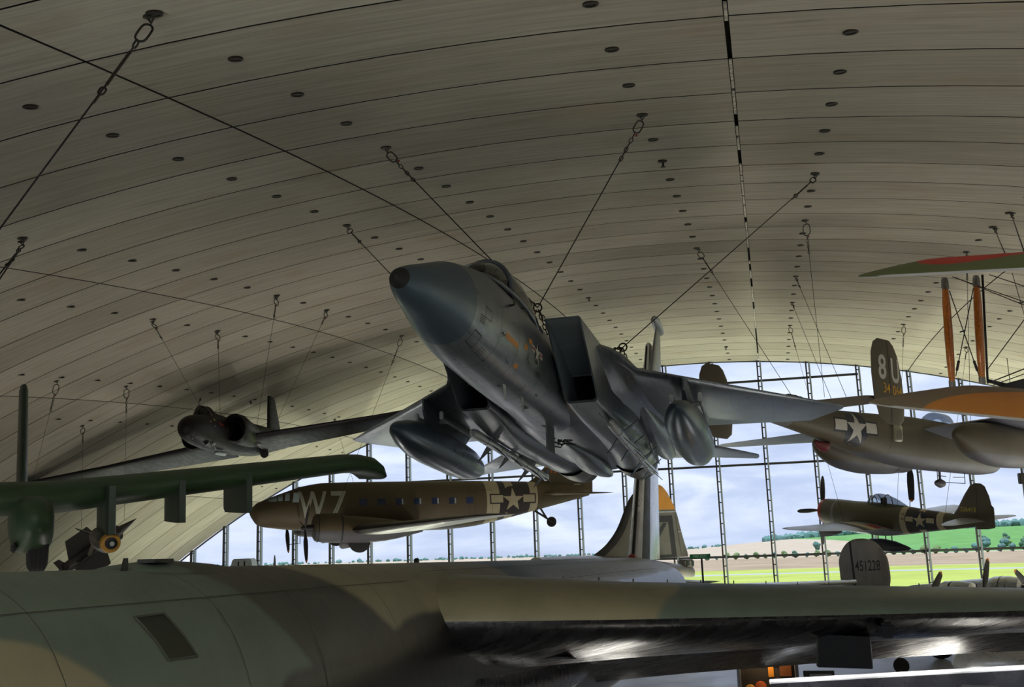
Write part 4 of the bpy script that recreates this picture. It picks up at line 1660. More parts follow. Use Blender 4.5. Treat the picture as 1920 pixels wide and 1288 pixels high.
for s in (-1, 1):
    m = MB()
    wing(m, [(5.85, s * .4, -.30, 3.0, .18), (5.85, s * 2.75, -.30, 3.0, .18), (5.98, s * 3.1, -.28, 2.9, .18), (6.60, s * 8.0, .20, 2.1, .17), (6.64, s * 8.3, .20, 2.05, .17), (6.70, s * 8.55, .16, 1.95, .17),
             (6.78, s * 8.70, .08, 1.8, .15), (6.9, s * 8.78, -.02, 1.55, .10)], 18, 'z', .02)
    m.build('wing', GRN, hog)
    # wheel sponson under the wing break
    m = MB()
    body(m, [(4.85, -.62, .04, .05, .05, 2), (4.92, -.62, .16, .20, .18, 2.1), (5.2, -.62, .26, .34, .34, 2.2), (5.7, -.64, .30, .40, .46, 2.6, 3.4), (7.4, -.62, .28, .34, .42, 2.6), (9.2, -.50, .12, .12, .14, 2.2), (9.5, -.48, .03, .03, .03, 2)], 28, 3, yc=s * 2.62)
    sp_ = m.build('wheel_sponson', GRN, hog)
    m = MB()
    rev(m, [(-.14, .2), (-.14, .30), (-.10, .37), (.10, .37), (.14, .30), (.14, .2)], n=24)
    for q in (-.06, 0, .06):
        rev(m, [(q - .012, .372), (q + .012, .372)], n=24, mat=1, cap=False)
    m.xf(Matrix.Translation((5.75, s * 2.70, -1.00)) @ Matrix.Rotation(PI / 2, 4, 'Z'))
    m.build('main_wheel', [RUB, BLKD], sp_)
    m = MB()
    box(m, (5.6, s * 2.36, -1.0), (.5, .06, .14), bev=.02)
    tube(m, [(5.6, s * 2.6, -.9), (5.6, s * 2.4, -1.0)], .06, 8)
    m.build('wheel_strut', SATB, sp_)
    # pylons
    for (x, y, zt, L, drop) in ((5.75, 3.75, -.34, 1.7, .56), (6.2, 4.9, -.26, 1.6, .48), (6.4, 6.05, -.14, 1.9, .48)):
        m = MB()
        loft(m, [[(x + dx * L, s * y + a * w, zt + (.22 if b > 0 else -drop * k)) for a, b in ((-1, 1), (1, 1), (1, -1), (-1, -1))] for dx, w, k in ((-.02, .05, .95), (.06, .075, 1.0), (.8, .075, .92), (1, .02, .75))], 0, smooth=False)
        m.build('pylon', GRN2, hog)
    # tail
    m = MB()
    wing(m, [(14.6, s * .1, .22, 1.9, .10), (14.6, s * 2.85, .22, 1.8, .10)], 10)
    m.build('tailplane', GRN, hog)
    m = MB()
    wing(m, [(14.05, s * 2.87, -.5, 2.3, .10), (14.1, s * 2.87, .3, 2.3, .10), (14.85, s * 2.87, 2.50, 1.5, .13), (14.95, s * 2.87, 2.62, 1.3, .10)], 12, 'y')
    m.build('tail_fin', GRN2, hog)
    m = MB()
    rev(m, [(9.0, .55), (9.4, .66), (11, .68), (12.4, .5)], s * 1.25, 1.1, 24)
    m.build('engine_pod', GRN, hog)
# bomb under the inner pylon
OLV = M('olive_bomb', (66, 66, 58), .35, .15, var=.15)
RH = Euler((-.0219, -.0285, 2.06)).to_matrix()
def HOG(p):
    return RH @ Vector(p) + Vector((-6.9725, 9.5341, 7.0142))
bomb = thing('bomb', 'round-nosed grey bomb with yellow nose ring under the green wing', 'bomb', HOG((5.9, -3.75, -1.00)), (-.0219, -.0285 - .06, 2.06))
m = MB()
rev(m, [(-.12, .135), (.02, .165), (.3, .19), (1.0, .20), (1.5, .16), (1.9, .09)], n=24, mat=0, cap=True)
rev(m, [(-.14, .10), (-.12, .138), (-.07, .148), (-.03, .158)], n=24, mat=1, cap=True)
m.build('casing', [OLV, M('bomb_yellow', (196, 146, 52), .5)], bomb)
m = MB()
rev(m, [(-.26, .02), (-.25, .05), (-.20, .055), (-.19, .09), (-.13, .095)], n=18)
m.build('nose_fuze', [SATB], bomb)
m = MB()
rev(m, [(-.275, .01), (-.27, .035), (-.255, .035)], n=14)
m.build('fuze_cap', EDGE, bomb)
for a in (20, 110, 200, 290):
    c, d = math.cos(math.radians(a)), math.sin(math.radians(a))
    m = MB()
    prism(m, [(1.35, .1), (2.0, .06), (2.0, .36), (1.6, .36)], .015, (0, 0, 0), (1, 0, 0), (0, c, d), (0, -d, c))
    m.build('tail_fin', OLV, bomb)

# ------------------------------------------------------------------ olive twin-engined transport marked W7
OD = M('olive_drab', (80, 70, 52), .62, var=.09, scale=.5)
ODG = M('olive_under_grey', (112, 112, 114), .6, var=.08, scale=.6)
def two_tone(name, top, bot, zedge, rough=.6, wave=.12):
    m, nt, b = new_mat(name)
    tc = nt.n('ShaderNodeTexCoord').outputs['Object']
    sp = nt.n('ShaderNodeSeparateXYZ')
    nt.link(tc, sp.inputs[0])
    nz = nt.noise(tc, .7, 4, .6)
    big = nt.noise(tc, .25, 2)
    zz = nt.math('ADD', sp.outputs[2], nt.math('MULTIPLY', nt.math('SUBTRACT', big, .5), wave))
    f = nt.ramp(zz, zedge - .06, zedge + .06)
    c = nt.mix(f, lin(bot), lin(top))
    c = nt.mix(nt.math('MULTIPLY', nt.ramp(nz, .35, .7), .22), c, tuple(q * .7 for q in lin(top)))
    fr = nt.math('FRACT', nt.math('MULTIPLY', sp.outputs[0], 1 / 1.31))
    c = nt.mix(nt.math('MULTIPLY', nt.math('LESS_THAN', fr, .012), .22), c, (.02, .02, .02))
    nt.link(c, b.inputs['Base Color'])
    nt.link(nt.math('ADD', nt.math('MULTIPLY', nz, .2), rough - .1), b.inputs['Roughness'])
    return m
C47P = two_tone('transport_paint', (90, 78, 55), (84, 84, 88), -1.02)
CREAM = M('stripe_cream', (176, 166, 138), .6, var=.06)
CHAR = M('stripe_charcoal', (50, 44, 46), .6, var=.08)
LGREY = M('code_grey', (178, 180, 166), .6, var=.08)
CABG = M('cabin_window', (40, 56, 92), .15, var=.4, scale=3)
BRIG = glass('bright_cabin_glass', (200, 214, 220), .15)
PROP = M('propeller_dark', (40, 38, 38), .5, .1)
TIPY = M('propeller_tip', (200, 120, 36), .5)
SERO = M('serial_orange', (206, 100, 40), .6)
DEICE = M('deicer_black', (38, 34, 32), .55)
c47 = thing('transport_plane', 'olive drab twin-engined transport marked W7 with striped rear fuselage before the glass wall', 'aircraft', (-13.97, 53.6994, 8.2539), (.0706, .0004, .3781))
fb = MB()
C47T = [(.2, -.17, .03, .03, .03, 2), (.3, -.17, .24, .24, .24, 2), (.6, -.2, .60, .56, .58, 2), (1.4, -.12, .90, .80, .84, 2), (2.2, -.02, 1.05, .98, 1.04, 2), (3.0, .06, 1.12, 1.14, 1.18, 2), (4.0, .08, 1.18, 1.26, 1.28, 2),
        (6.0, .08, 1.22, 1.30, 1.36, 2.05), (10, .08, 1.22, 1.30, 1.36, 2.05), (12, .12, 1.14, 1.26, 1.28, 2), (14, .22, .94, 1.12, 1.02, 2), (16.5, .42, .60, .84, .66, 2), (18.6, .58, .28, .5, .34, 2), (19.5, .62, .06, .16, .16, 2)]
body(fb, C47T, 40, 5, 0, cut=[(12.75, 13.55, 1), (13.55, 14.1, 2), (14.1, 14.75, 1), (14.75, 15.45, 2), (15.45, 16.1, 1)])
bvc = fb.bvh()
LU, LV, LD = (1, 0, 0), (0, 0, 1), (0, 1, 0)        # left side seen from outside (image-right = aft)
decal(fb, bvc, text2d('W', 1.36, .015, .70), (3.22, -4, .24), LU, (0.05, 0, 1), LD, 3, .006, .14)
decal(fb, bvc, text2d('7', 1.36, .015, .88), (4.52, -4, .24), LU, (0.05, 0, 1), LD, 3, .006, .14)
for i in range(7):
    x = 5.86 + i * .985
    decal(fb, bvc, rect2d(-.21, -.17, .21, .17), (x, -4, .33), LU, LV, LD, 4, .005, .15)
    if 1 < i < 6:
        decal(fb, bvc, rect2d(.10, -.15, .19, .15), (x, -4, .33), LU, LV, LD, 5, .010, .15)
insignia(fb, bvc, (14.42, -4, .30), LU, LV, LD, .68, 2, 1, None, True, .006, .14, border=True)
for fr in (frame2(.70, .86, .018),):
    decal(fb, bvc, fr, (12.45, -4, .02), LU, LV, LD, 6, .005, .2)
decal(fb, bvc, rect2d(-.01, -.8, .01, .8), (12.1, -4, .02), LU, LV, LD, 6, .005, .2)
for (x0, w, z, h) in ((1.30, .2, .60, .17), (1.66, .12, .64, .19), (2.0, .12, .66, .20), (2.42, .17, .62, .24)):
    decal(fb, bvc, [[(-w, -h), (w * .9, -h), (w, h), (-w * .7, h)], [(0, 1, 2, 3)]], (x0, -4, z), LU, (.14, 0, 1), LD, 7, .006, .1)
fb.build('fuselage', [C47P, CREAM, CHAR, LGREY, CABG, EDGE, STEN, M('cockpit_window', (196, 218, 222), .12, var=.15)], c47)
fin = MB()
wing(fin, [(15.0, 0, .9, 4.5, .05), (16.0, 0, 1.45, 3.6, .09), (17.0, 0, 2.4, 2.65, .10), (17.7, 0, 3.2, 1.8, .09), (18.2, 0, 3.5, .9, .06)], 12, 'y')
bvf = fin.bvh()
decal(fin, bvf, text2d('315509', .36, .01, 1.0), (17.45, -3, 1.95), LU, LV, LD, 1, .006, .1)
decal(fin, bvf, rect2d(-.015, -1.0, .015, 1.0), (18.45, -3, 1.6), LU, (.08, 0, 1), LD, 2, .005, .1)
decal(fin, bvf, rect2d(-.55, -.02, .55, .02), (19.05, -3, 1.10), LU, LV, LD, 3, .006, .1)
fin.build('tail_fin', [C47P, SERO, STEN, WHT], c47)
m = MB()
body(m, [(18.2, .75, .05, .5, .4, 2), (19.0, .9, .05, .7, .4, 2), (19.72, 1.1, .03, .5, .5, 2)], 12, 2)
m.build('rudder', C47P, c47)
for s in (-1, 1):
    m = MB()
    wing(m, [(16.2, s * .2, .62, 2.6, .10), (17.2, s * 2.6, .66, 1.8, .09), (18.3, s * 4.0, .68, .8, .08), (18.7, s * 4.15, .68, .3, .08)], 10)
    m.build('tailplane', C47P, c47)
    m = MB()
    wing(m, [(4.6, s * .3, -1.02, 4.4, .15), (4.7, s * 2.0, -1.02, 4.3, .15), (4.85, s * 4.3, -.95, 4.0, .14), (7.9, s * 13.0, -.06, 1.55, .11), (8.4, s * 14.0, .02, .95, .09), (8.8, s * 14.25, .04, .4, .08)], 16, 'z', .015)
    F = 32
    for i, f in enumerate(m.f):
        if len(f) == 4:
            k = f[0] % F
            if k < 3 or k >= 29:
                m.m[i] = 1
            elif k >= 16:
                m.m[i] = 2
    m.build('wing', [C47P, DEICE, M('wing_under_grey', (150, 146, 134), .35, .3, var=.2, scale=.8)], c47)
    m = MB()
    body(m, [(2.95, -.85, .50, .50, .52, 2), (3.05, -.85, .64, .64, .66, 2), (3.6, -.86, .72, .72, .74, 2), (4.25, -.88, .73, .73, .75, 2), (4.32, -.9, .66, .66, .70, 2), (5.2, -.95, .66, .62, .72, 2.1), (6.6, -.98, .5, .5, .62, 2.1), (8.6, -1.0, .12, .2, .2, 2)], 32, 3, yc=s * 2.82)
    rev(m, [(2.96, .45), (3.3, .42)], s * 2.82, -.85, 24, 1)
    rev(m, [(3.12, .70), (3.16, .705)], s * 2.82, -.86, 28, 1, False)
    rev(m, [(4.27, .742), (4.34, .742)], s * 2.82, -.88, 28, 1, False)
    nac = m.build('engine_nacelle', [C47P, BLKD], c47)
    for q in range(9):
        a = 2 * PI * q / 9
        m = MB()
        tube(m, [(3.12, s * 2.82 + .12 * math.cos(a), -.85 + .12 * math.sin(a)), (3.12, s * 2.82 + .44 * math.cos(a), -.85 + .44 * math.sin(a))], .07, 6)
        m.build('cylinder', SATB, nac)
    m = MB()
    body(m, [(4.35, -1.62, .10, .1, .25, 3), (4.5, -1.62, .16, .12, .34, 3), (5.0, -1.60, .14, .1, .26, 3)], 14, 2, yc=s * 2.55)
    m.build('oil_cooler', ODG, nac)
    m = MB()
    rev(m, [(2.35, .02), (2.38, .10), (2.6, .13), (2.8, .16), (3.0, .17)], s * 2.82, -.85, 18)
    hb = m.build('propeller_hub', PROP, nac)
    off = 19 if s < 0 else 30
    for k in range(3):
        m = MB()
        blade(m, 1.76, .27, math.radians(off + 120 * k + 180), 2.55, 1, 0, r0=.06, tip=.09, yc=s * 2.82, zc=-.85, pitch=52)
        m.build('propeller_blade', [PROP, TIPY], hb)
    m = MB()
    rev(m, [(-.16, .2), (-.16, .42), (-.11, .54), (.11, .54), (.16, .42), (.16, .2)], n=28)
    rev(m, [(-.12, .03), (-.10, .26), (.10, .26), (.12, .03)], n=20, mat=1)
    m.xf(Matrix.Translation((5.30, s * 2.82, -1.60)) @ Matrix.Rotation(PI / 2, 4, 'Z'))
    m.build('main_wheel', [RUB, ODG], c47)
m = MB()
rev(m, [(-.08, .1), (-.08, .22), (-.04, .29), (.04, .29), (.08, .22), (.08, .1)], n=20)
rev(m, [(-.06, .02), (-.05, .13), (.05, .13), (.06, .02)], n=14, mat=1)
m.xf(Matrix.Translation((17.1, 0, -1.0)) @ Matrix.Rotation(PI / 2, 4, 'Z'))
m.build('tail_wheel', [RUB, EDGE], c47)
m = MB()
tube(m, [(15.7, 0, -.15), (16.5, -.06, -.62), (17.1, -.1, -1.0)], .06, 8)
tube(m, [(16.3, 0, -.05), (16.75, -.06, -.75)], .06, 8)
m.build('tail_wheel_strut', SATB, c47)
m = MB()
for x in (2.6, 2.75):
    tube(m, [(x, -.3, -.95), (x, -.3, -1.75), (x - .4, -.3, -1.78)], .02, 5)
    m.build('whip_aerial', SATB, c47)
    m = MB()

# ------------------------------------------------------------------ single-engined fighter with invasion stripes
P47P = two_tone('fighter_olive', (84, 80, 62), (126, 130, 136), -.62, .5, .05)
P47W = two_tone('fighter_wing', (150, 156, 164), (150, 154, 160), -9, .35)
COWR = M('cowl_red', (160, 34, 36), .45)
GLASSC = glass('clear_canopy', (214, 220, 226), .22)
p47 = thing('fighter_plane', 'single-engined olive fighter with red cowl ring and black and white stripes over the field', 'aircraft', (16.7476, 57.9995, 7.3205), (.0804, .1172, -1.075))
fb = MB()
P47T = [(.22, 0, .52, .54, .62, 2), (.30, 0, .60, .62, .72, 2), (.6, -.02, .64, .68, .80, 2), (1.5, -.06, .70, .74, .86, 2.05), (2.6, -.10, .68, .76, .90, 2.1), (4.0, -.1, .64, .78, .92, 2.1), (5.5, -.06, .56, .70, .80, 2.1), (7.2, .02, .42, .50, .56, 2.1), (9.0, .12, .24, .32, .36, 2), (10.6, .2, .05, .16, .12, 2)]
body(fb, P47T, 36, 5, 0, cut=[(0, .55, 1), (1.36, 1.55, 4), (5.9, 6.35, 2), (6.35, 6.8, 3), (6.8, 7.25, 2), (7.25, 7.75, 3), (7.75, 8.2, 2)])
bvp = fb.bvh()
insignia(fb, bvp, (7.0, -3, .02), LU, LV, LD, .40, 5, 2, None, True, .005, .08)
decal(fb, bvp, text2d('US', .13, .01, .9), (6.03, -3, .28), LU, LV, LD, 6, .006, .05)
decal(fb, bvp, text2d('4A', .13, .01, .9), (6.03, -3, .05), LU, LV, LD, 6, .006, .05)
decal(fb, bvp, rect2d(-.4, -.08, .4, .08), (4.7, -3, -.52), LU, LV, LD, 1, .006, .1)
rev(fb, [(.24, .50), (.6, .46)], 0, 0, 24, 7)
fb.build('fuselage', [P47P, COWR, CREAM, CHAR, ODG, NAVY, STEN, BLKD], p47)
m = MB()
for q in range(9):
    a = 2 * PI * q / 9
    tube(m, [(.42, .12 * math.cos(a), .12 * math.sin(a)), (.42, .44 * math.cos(a), .44 * math.sin(a))], .07, 6)
    m.build('cylinder', SATB, p47)
    m = MB()
rev(m, [(-.12, .02), (-.08, .08), (.1, .14), (.45, .17)], 0, 0, 18)
hb = m.build('propeller_hub', EDGE, p47)
for k in range(4):
    m = MB()
    blade(m, 1.88, .27, math.radians(4 + 90 * k), .12, 0, 0, r0=.06, pitch=30)
    m.build('propeller_blade', [PROP], hb)
m = MB()
body(m, [(3.3, .52, .10, .08, .1, 2), (3.7, .56, .32, .44, .1, 2), (4.2, .56, .36, .60, .1, 2), (5.0, .55, .33, .48, .1, 2), (6.0, .48, .12, .12, .1, 2)], 24, 3)
m.build('canopy', GLASSC, p47)
m = MB()
for x, w, h in ((3.72, .325, .45), (3.98, .35, .55), (4.7, .355, .56)):
    tube(m, arch(x, w, h, .56), .022, 6)
for s in (-1, 1):
    tube(m, [(3.32, s * .1, .55), (3.72, s * .33, .58), (4.4, s * .36, .58), (5.2, s * .31, .56), (6.0, s * .1, .52)], .025, 6)
m.build('canopy_frame', P47P, p47)
m = MB()
box(m, (4.45, 0, .72), (.12, .4, .5), bev=.04)
m.build('pilot_seat', SATB, p47)
m = MB()
tube(m, [(6.1, 0, .6), (6.15, 0, 1.2)], .02, 6)
m.build('aerial_mast', SATB, p47)
fin = MB()
wing(fin, [(8.5, 0, .25, 2.3, .08), (8.9, 0, .7, 1.95, .08), (9.35, 0, 1.4, 1.35, .08), (9.7, 0, 1.85, .8, .07), (9.95, 0, 1.97, .35, .06)], 12, 'y')
bvf = fin.bvh()
decal(fin, bvf, text2d('226413', .22, .008, .95), (9.55, -2, .72), LU, LV, LD, 1, .005, .05)
decal(fin, bvf, rect2d(-.012, -.8, .012, .8), (10.05, -2, 1.0), LU, LV, LD, 2, .005, .1)
fin.build('tail_fin', [P47P, YEL, STEN], p47)
m = MB()
body(m, [(9.9, .3, .05, 1.2, .5, 2), (10.5, .35, .05, .9, .5, 2), (10.9, .4, .02, .5, .45, 2)], 12, 2)
m.build('rudder', P47P, p47)
for s in (-1, 1):
    m = MB()
    wing(m, [(9.0, s * .1, .25, 1.5, .09), (9.35, s * 1.4, .25, 1.15, .08), (9.75, s * 2.2, .25, .65, .08), (9.95, s * 2.45, .25, .25, .08)], 10)
    m.build('tailplane', P47W, p47)
    m = MB()
    wing(m, [(2.35, s * .3, -.55, 3.0, .14), (2.4, s * 1.0, -.52, 2.9, .14), (2.65, s * 3.0, -.36, 2.5, .12), (2.95, s * 4.8, -.22, 1.95, .11), (3.2, s * 5.7, -.12, 1.4, .1), (3.55, s * 6.15, -.06, .6, .08)], 14, 'z', .012)
    bw = m.bvh()
    for y0, mm in ((1.55, 1), (2.05, 2)):
        decal(m, bw, rect2d(-.05, -.23, 3.2, .23), (2.3, s * y0, 2.5), (1, 0, 0), (0, 1, 0), (0, 0, -1), mm, .005, .15)
    decal(m, bw, rect2d(-.4, -.2, .4, .2), (4.6, s * 1.05, 2.5), (1, 0, 0), (0, 1, 0), (0, 0, -1), 3, .006, .15)
    m.build('wing', [P47W, CREAM, CHAR, COWR], p47)
    m = MB()
    loft(m, [[(x, s * 3.0 + a * w, z) for a, z in ((-1, -.38), (1, -.38), (.8, zb), (-.8, zb))] for x, w, zb in ((2.75, .03, -.5), (2.95, .08, -.85), (3.7, .08, -.75), (4.4, .02, -.5))], 0, smooth=False)
    m.build('wing_pylon', P47P, p47)
m = MB()
rev(m, [(2.9, .02), (3.0, .14), (3.5, .30), (4.2, .34), (5.0, .28), (5.8, .10), (6.0, .02)], 0, -1.5, 24)
dt = m.build('belly_tank', M('tank_dark', (52, 52, 60), .4, .1), p47)
m = MB()
for x in (3.6, 4.0, 4.5, 4.9):
    tube(m, [(x, -.1, -1.2), (x, -.1, -.85)], .03, 5)
    m.build('tank_brace', SATB, dt)
    m = MB()

# ------------------------------------------------------------------ twin-tailed bomber marked 8U
B25P = two_tone('bomber_olive', (88, 80, 63), (98, 98, 106), -.62, .55, .1)
WHT2 = M('code_white', (196, 194, 186), .6)
ORN2 = M('serial_yellow', (206, 156, 44), .6)
b25 = thing('medium_bomber', 'olive twin-tailed medium bomber marked 8U hanging at the right, seen from behind', 'aircraft', (20.6596, 45.0297, 9.1057), (-.0351, -.0346, 3.8707))
fb = MB()
B25T = [(0, -.2, .2, .2, .25, 2), (.15, -.2, .42, .40, .50, 2), (.7, -.1, .60, .60, .75, 2.1), (2, 0, .70, .85, .95, 2.3), (4, .05, .72, .95, 1.02, 2.4), (7, .05, .72, .95, 1.05, 2.4), (10, .08, .70, .80, .90, 2.4), (12, .14, .62, .66, .70, 2.3), (14, .22, .48, .52, .48, 2.2), (15.6, .28, .36, .46, .34, 2.2), (16.3, .30, .28, .40, .28, 2.2), (16.5, .3, .2, .3, .2, 2)]
body(fb, B25T, 36, 5, 0, cut=[(15.55, 99, 1)])
bvb = fb.bvh()
RU, RV, RD = (-1, 0, 0), (0, 0, 1), (0, -1, 0)      # right side seen from outside (image-right = forward)
insignia(fb, bvb, (12.1, 3, .12), RU, RV, RD, .62, 2, 3, None, True, .006, .1)
for x in (9.9, 12.9):
    for sgn in (1,):
        decal(fb, bvb, rect2d(-.012, -.75, .012, .75), (x, 3, .1), RU, RV, RD, 4, .005, .1)
fb.build('fuselage', [B25P, ODG, NAVY, WHT2, STEN], b25)
# waist window blister and rear gunner's glazing
m = MB()
body(m, [(9.1, .15, .02, .26, .22, 3), (9.2, .15, .07, .34, .3, 3), (9.5, .15, .08, .36, .32, 3), (9.7, .15, .05, .32, .3, 3), (9.75, .15, .02, .26, .22, 3)], 16, 2, yc=.70)
m.build('waist_window', M('window_blister', (140, 138, 120), .2, .1, var=.2), b25)
m = MB()
body(m, [(14.3, .68, .1, .06, .1, 2), (14.7, .70, .28, .34, .1, 2), (15.3, .70, .30, .36, .1, 2), (15.8, .68, .2, .12, .1, 2)], 18, 3)
m.build('tail_gunner_glazing', GLASSC, b25)
m = MB()
for x, w, h in ((14.7, .285, .34), (15.0, .30, .36), (15.35, .30, .36)):
    tube(m, arch(x, w, h, .70), .02, 6)
tube(m, [(14.3, 0, .74), (14.7, 0, 1.05), (15.3, 0, 1.07), (15.8, 0, .80)], .02, 6)
m.build('glazing_frame', B25P, b25)
m = MB()
body(m, [(4.2, .95, .3, .1, .1, 2), (4.6, .95, .5, .42, .1, 2), (5.3, .95, .5, .42, .1, 2), (5.7, .95, .3, .1, .1, 2)], 20, 3)
m.build('top_turret', GLASSC, b25)
m = MB()
body(m, [(13.0, -.46, .1, .08, .1, 2), (13.25, -.52, .22, .12, .24, 2), (13.6, -.48, .16, .1, .16, 2), (13.8, -.44, .04, .05, .05, 2)], 16, 3)
m.build('red_tail_skid', M('skid_red', (104, 30, 34), .6), b25)
m = MB()
tube(m, [(5.0, 0, -.95), (5.0, 0, -1.35)], .05, 8)
rev(m, [(4.72, .02), (4.8, .14), (5.0, .18), (5.25, .12), (5.45, .02)], 0, -1.45, 16)
m.build('loop_aerial', B25P, b25)
m = MB()
for a, b in (((3.6, .35, -.95), (3.6, .35, -1.4)), ((3.6, .35, -1.4), (5.9, .35, -1.45)), ((5.9, .35, -1.45), (5.9, .35, -.95)), ((3.6, .35, -1.15), (4.6, .35, -1.2)), ((5.2, .35, -1.2), (5.9, .35, -1.2))):
    tube(m, [a, b], .016, 5)
m.build('step_rail', SATB, b25)
for s in (-1, 1):
    m = MB()
    wing(m, [(4.0, s * .3, .45, 3.5, .16), (4.05, s * 1.0, .50, 3.4, .16), (4.2, s * 3.6, .72, 3.0, .15), (5.0, s * 9.6, .60, 1.4, .11), (5.3, s * 10.2, .58, .7, .1)], 14, 'z', .015)
    F = 28
    for i, f in enumerate(m.f):
        if len(f) == 4 and f[0] % F >= 14:
            m.m[i] = 1
    m.build('wing', [B25P, M('bomber_under_grey', (112, 114, 126), .45, .1, var=.12)], b25)
    m = MB()
    body(m, [(2.3, -.1, .56, .56, .56, 2), (2.4, -.1, .66, .66, .66, 2), (3.2, -.1, .72, .74, .74, 2), (3.9, -.12, .74, .78, .80, 2), (6.0, -.16, .72, .80, .84, 2.1), (7.6, -.14, .62, .68, .74, 2.1), (8.8, -.06, .40, .44, .46, 2), (9.3, 0, .16, .18, .18, 2), (9.42, .02, .03, .03, .03, 2)], 32, 4, yc=s * 2.85, cut=[(3.78, 3.95, 1)])
    nac = m.build('engine_nacelle', [B25P, SATB], b25)
    m = MB()
    rev(m, [(1.7, .02), (1.75, .1), (2.0, .14), (2.5, .16)], s * 2.85, -.1, 18)
    hb = m.build('propeller_hub', PROP, nac)
    for k in range(3):
        m = MB()
        blade(m, 1.92, .30, math.radians((180 if s < 0 else 200) + 120 * k), 1.95, 1, 0, r0=.06, tip=.05, yc=s * 2.85, zc=-.1, pitch=30)
        m.build('propeller_blade', [PROP, TIPY], hb)
    m = MB()
    wing(m, [(14.3, s * .2, .62, 2.0, .11), (14.6, s * 3.3, .62, 1.6, .10)], 10)
    m.build('tailplane', B25P, b25)
    fin = MB()
    # upright oval fin
    fp = [(14.25, -.16, .8), (13.98, .02, 1.5), (13.9, .6, 1.85), (14.0, 1.4, 1.85), (14.2, 2.05, 1.62), (14.42, 2.38, 1.25), (14.65, 2.53, .75)]
    wing(fin, [(x, s * 3.38, z, c, .085) for x, z, c in fp], 12, 'y')
    bvf = fin.bvh()
    if s > 0:
        decal(fin, bvf, text2d('8', .80, .02, .82), (15.25, 6, 1.62), RU, RV, RD, 1, .006, .1)
        decal(fin, bvf, text2d('U', .80, .02, .74), (14.50, 6, 1.56), RU, RV, RD, 1, .006, .1)
        decal(fin, bvf, text2d('34', .32, .01, .9), (15.05, 6, .96), RU, RV, RD, 2, .006, .08)
        decal(fin, bvf, text2d('064', .32, .01, .9), (14.42, 6, .92), RU, RV, RD, 2, .006, .08)
    decal(fin, bvf, rect2d(-.018, -1.45, .018, 1.45), (14.85, s * 6, 1.05), RU, (.03, 0, 1), (0, -s, 0), 3, .006, .1)
    fin.build('tail_fin', [B25P, WHT2, ORN2, STEN], b25)

# ------------------------------------------------------------------ heavy bomber tail with orange top
B29P = M('dull_metal', (104, 100, 92), .5, .35, var=.12, scale=.8)
ORG = M('tail_orange', (196, 130, 34), .5, var=.05)
CHB = M('tail_black', (26, 24, 28), .55, var=.08)
b29 = thing('heavy_bomber', 'heavy bomber whose tall curved fin has an orange top and a black-framed square', 'aircraft', (-13.1386, 52.7091, 3.7149), (.0046, -.006, .5926))
m = MB()
body(m, [(17, .1, 1.35, 1.35, 1.35, 2), (21, .2, 1.2, 1.2, 1.1, 2), (25, .2, .85, .85, .75, 2), (27.6, .15, .56, .50, .5, 2), (28.5, .10, .46, .40, .42, 2.4), (29.2, .02, .40, .30, .34, 2.6)], 32, 3)
m.build('fuselage', B29P, b29)
m = MB()
box(m, (28.85, 0, .56), (.80, .84, .56), bev=.1)
cab = m.build('tail_gunner_cabin', B29P, b29)
for s in (-1, 1):
    for x in (28.66, 29.03):
        m = MB()
        box(m, (x, s * .422, .60), (.22, .02, .34), bev=.01)
        m.build('cabin_window', BRIG, cab)
fin = MB()
FP = [(20.6, 1.0, 8.5), (21.3, 1.4, 7.7), (22.3, 2.0, 6.5), (23.2, 2.9, 5.35), (23.7, 3.7, 4.65), (24.1, 4.4, 3.95), (24.6, 5.0, 3.1), (25.3, 5.42, 2.05), (25.9, 5.60, 1.2), (26.4, 5.68, .4)]
FT = crom([(z, x, c) for x, z, c in FP], 4)
wing(fin, [(x, 0, z, c, .40 / c if c > 2 else .16) for z, x, c in FT], 14, 'y', mat=[2 if z < 3.88 else 1 for z, x, c in FT[:-1]])
for i, f in enumerate(fin.f):
    if len(f) == 4:
        k = f[0] % 28
        zc = sum(fin.v[q][2] for q in f) / 4
        if k < 3 or k >= 25:
            fin.m[i] = 3
        elif zc < 3.92:
            fin.m[i] = 0
bvf = fin.bvh()
decal(fin, bvf, [[(-1.35, -1.5), (1.2, -1.5), (1.0, 1.32), (-1.05, 1.32)], [(0, 1, 2, 3)]], (26.85, -4, 2.35), LU, LV, LD, 3, .008, .2)
decal(fin, bvf, [[(-.90, -1.15), (.72, -1.15), (.58, .90), (-.70, .90)], [(0, 1, 2, 3)]], (26.85, -4, 2.35), LU, LV, LD, 0, .014, .2)
decal(fin, bvf, [[(-.75, -.35), (-.45, -.62), (.55, .60), (.20, .60)], [(0, 1, 2, 3)]], (26.75, -4, 2.6), LU, LV, LD, 3, .02, .2)
decal(fin, bvf, rect2d(-1.6, -.025, 1.8, .025), (26.9, -4, 3.90), LU, LV, LD, 4, .02, .2)
decal(fin, bvf, rect2d(-.2, -.03, .62, .03), (27.7, -4, 4.92), LU, LV, LD, 4, .02, .2)
decal(fin, bvf, rect2d(-.012, -1.5, .012, 1.5), (28.3, -4, 2.4), LU, (-.12, 0, 1), LD, 3, .02, .2)
decal(fin, bvf, rect2d(-.30, -.02, .30, .02), (28.55, -4, 2.6), LU, LV, LD, 4, .02, .2)
fin.build('tail_fin', [B29P, ORG, B29P, CHB, EDGE], b29)
for s in (-1, 1):
    m = MB()
    wing(m, [(23.6, s * .4, -.35, 3.6, .1), (24.8, s * 5.5, -.35, 1.6, .09)], 10)
    m.build('tailplane', B29P, b29)

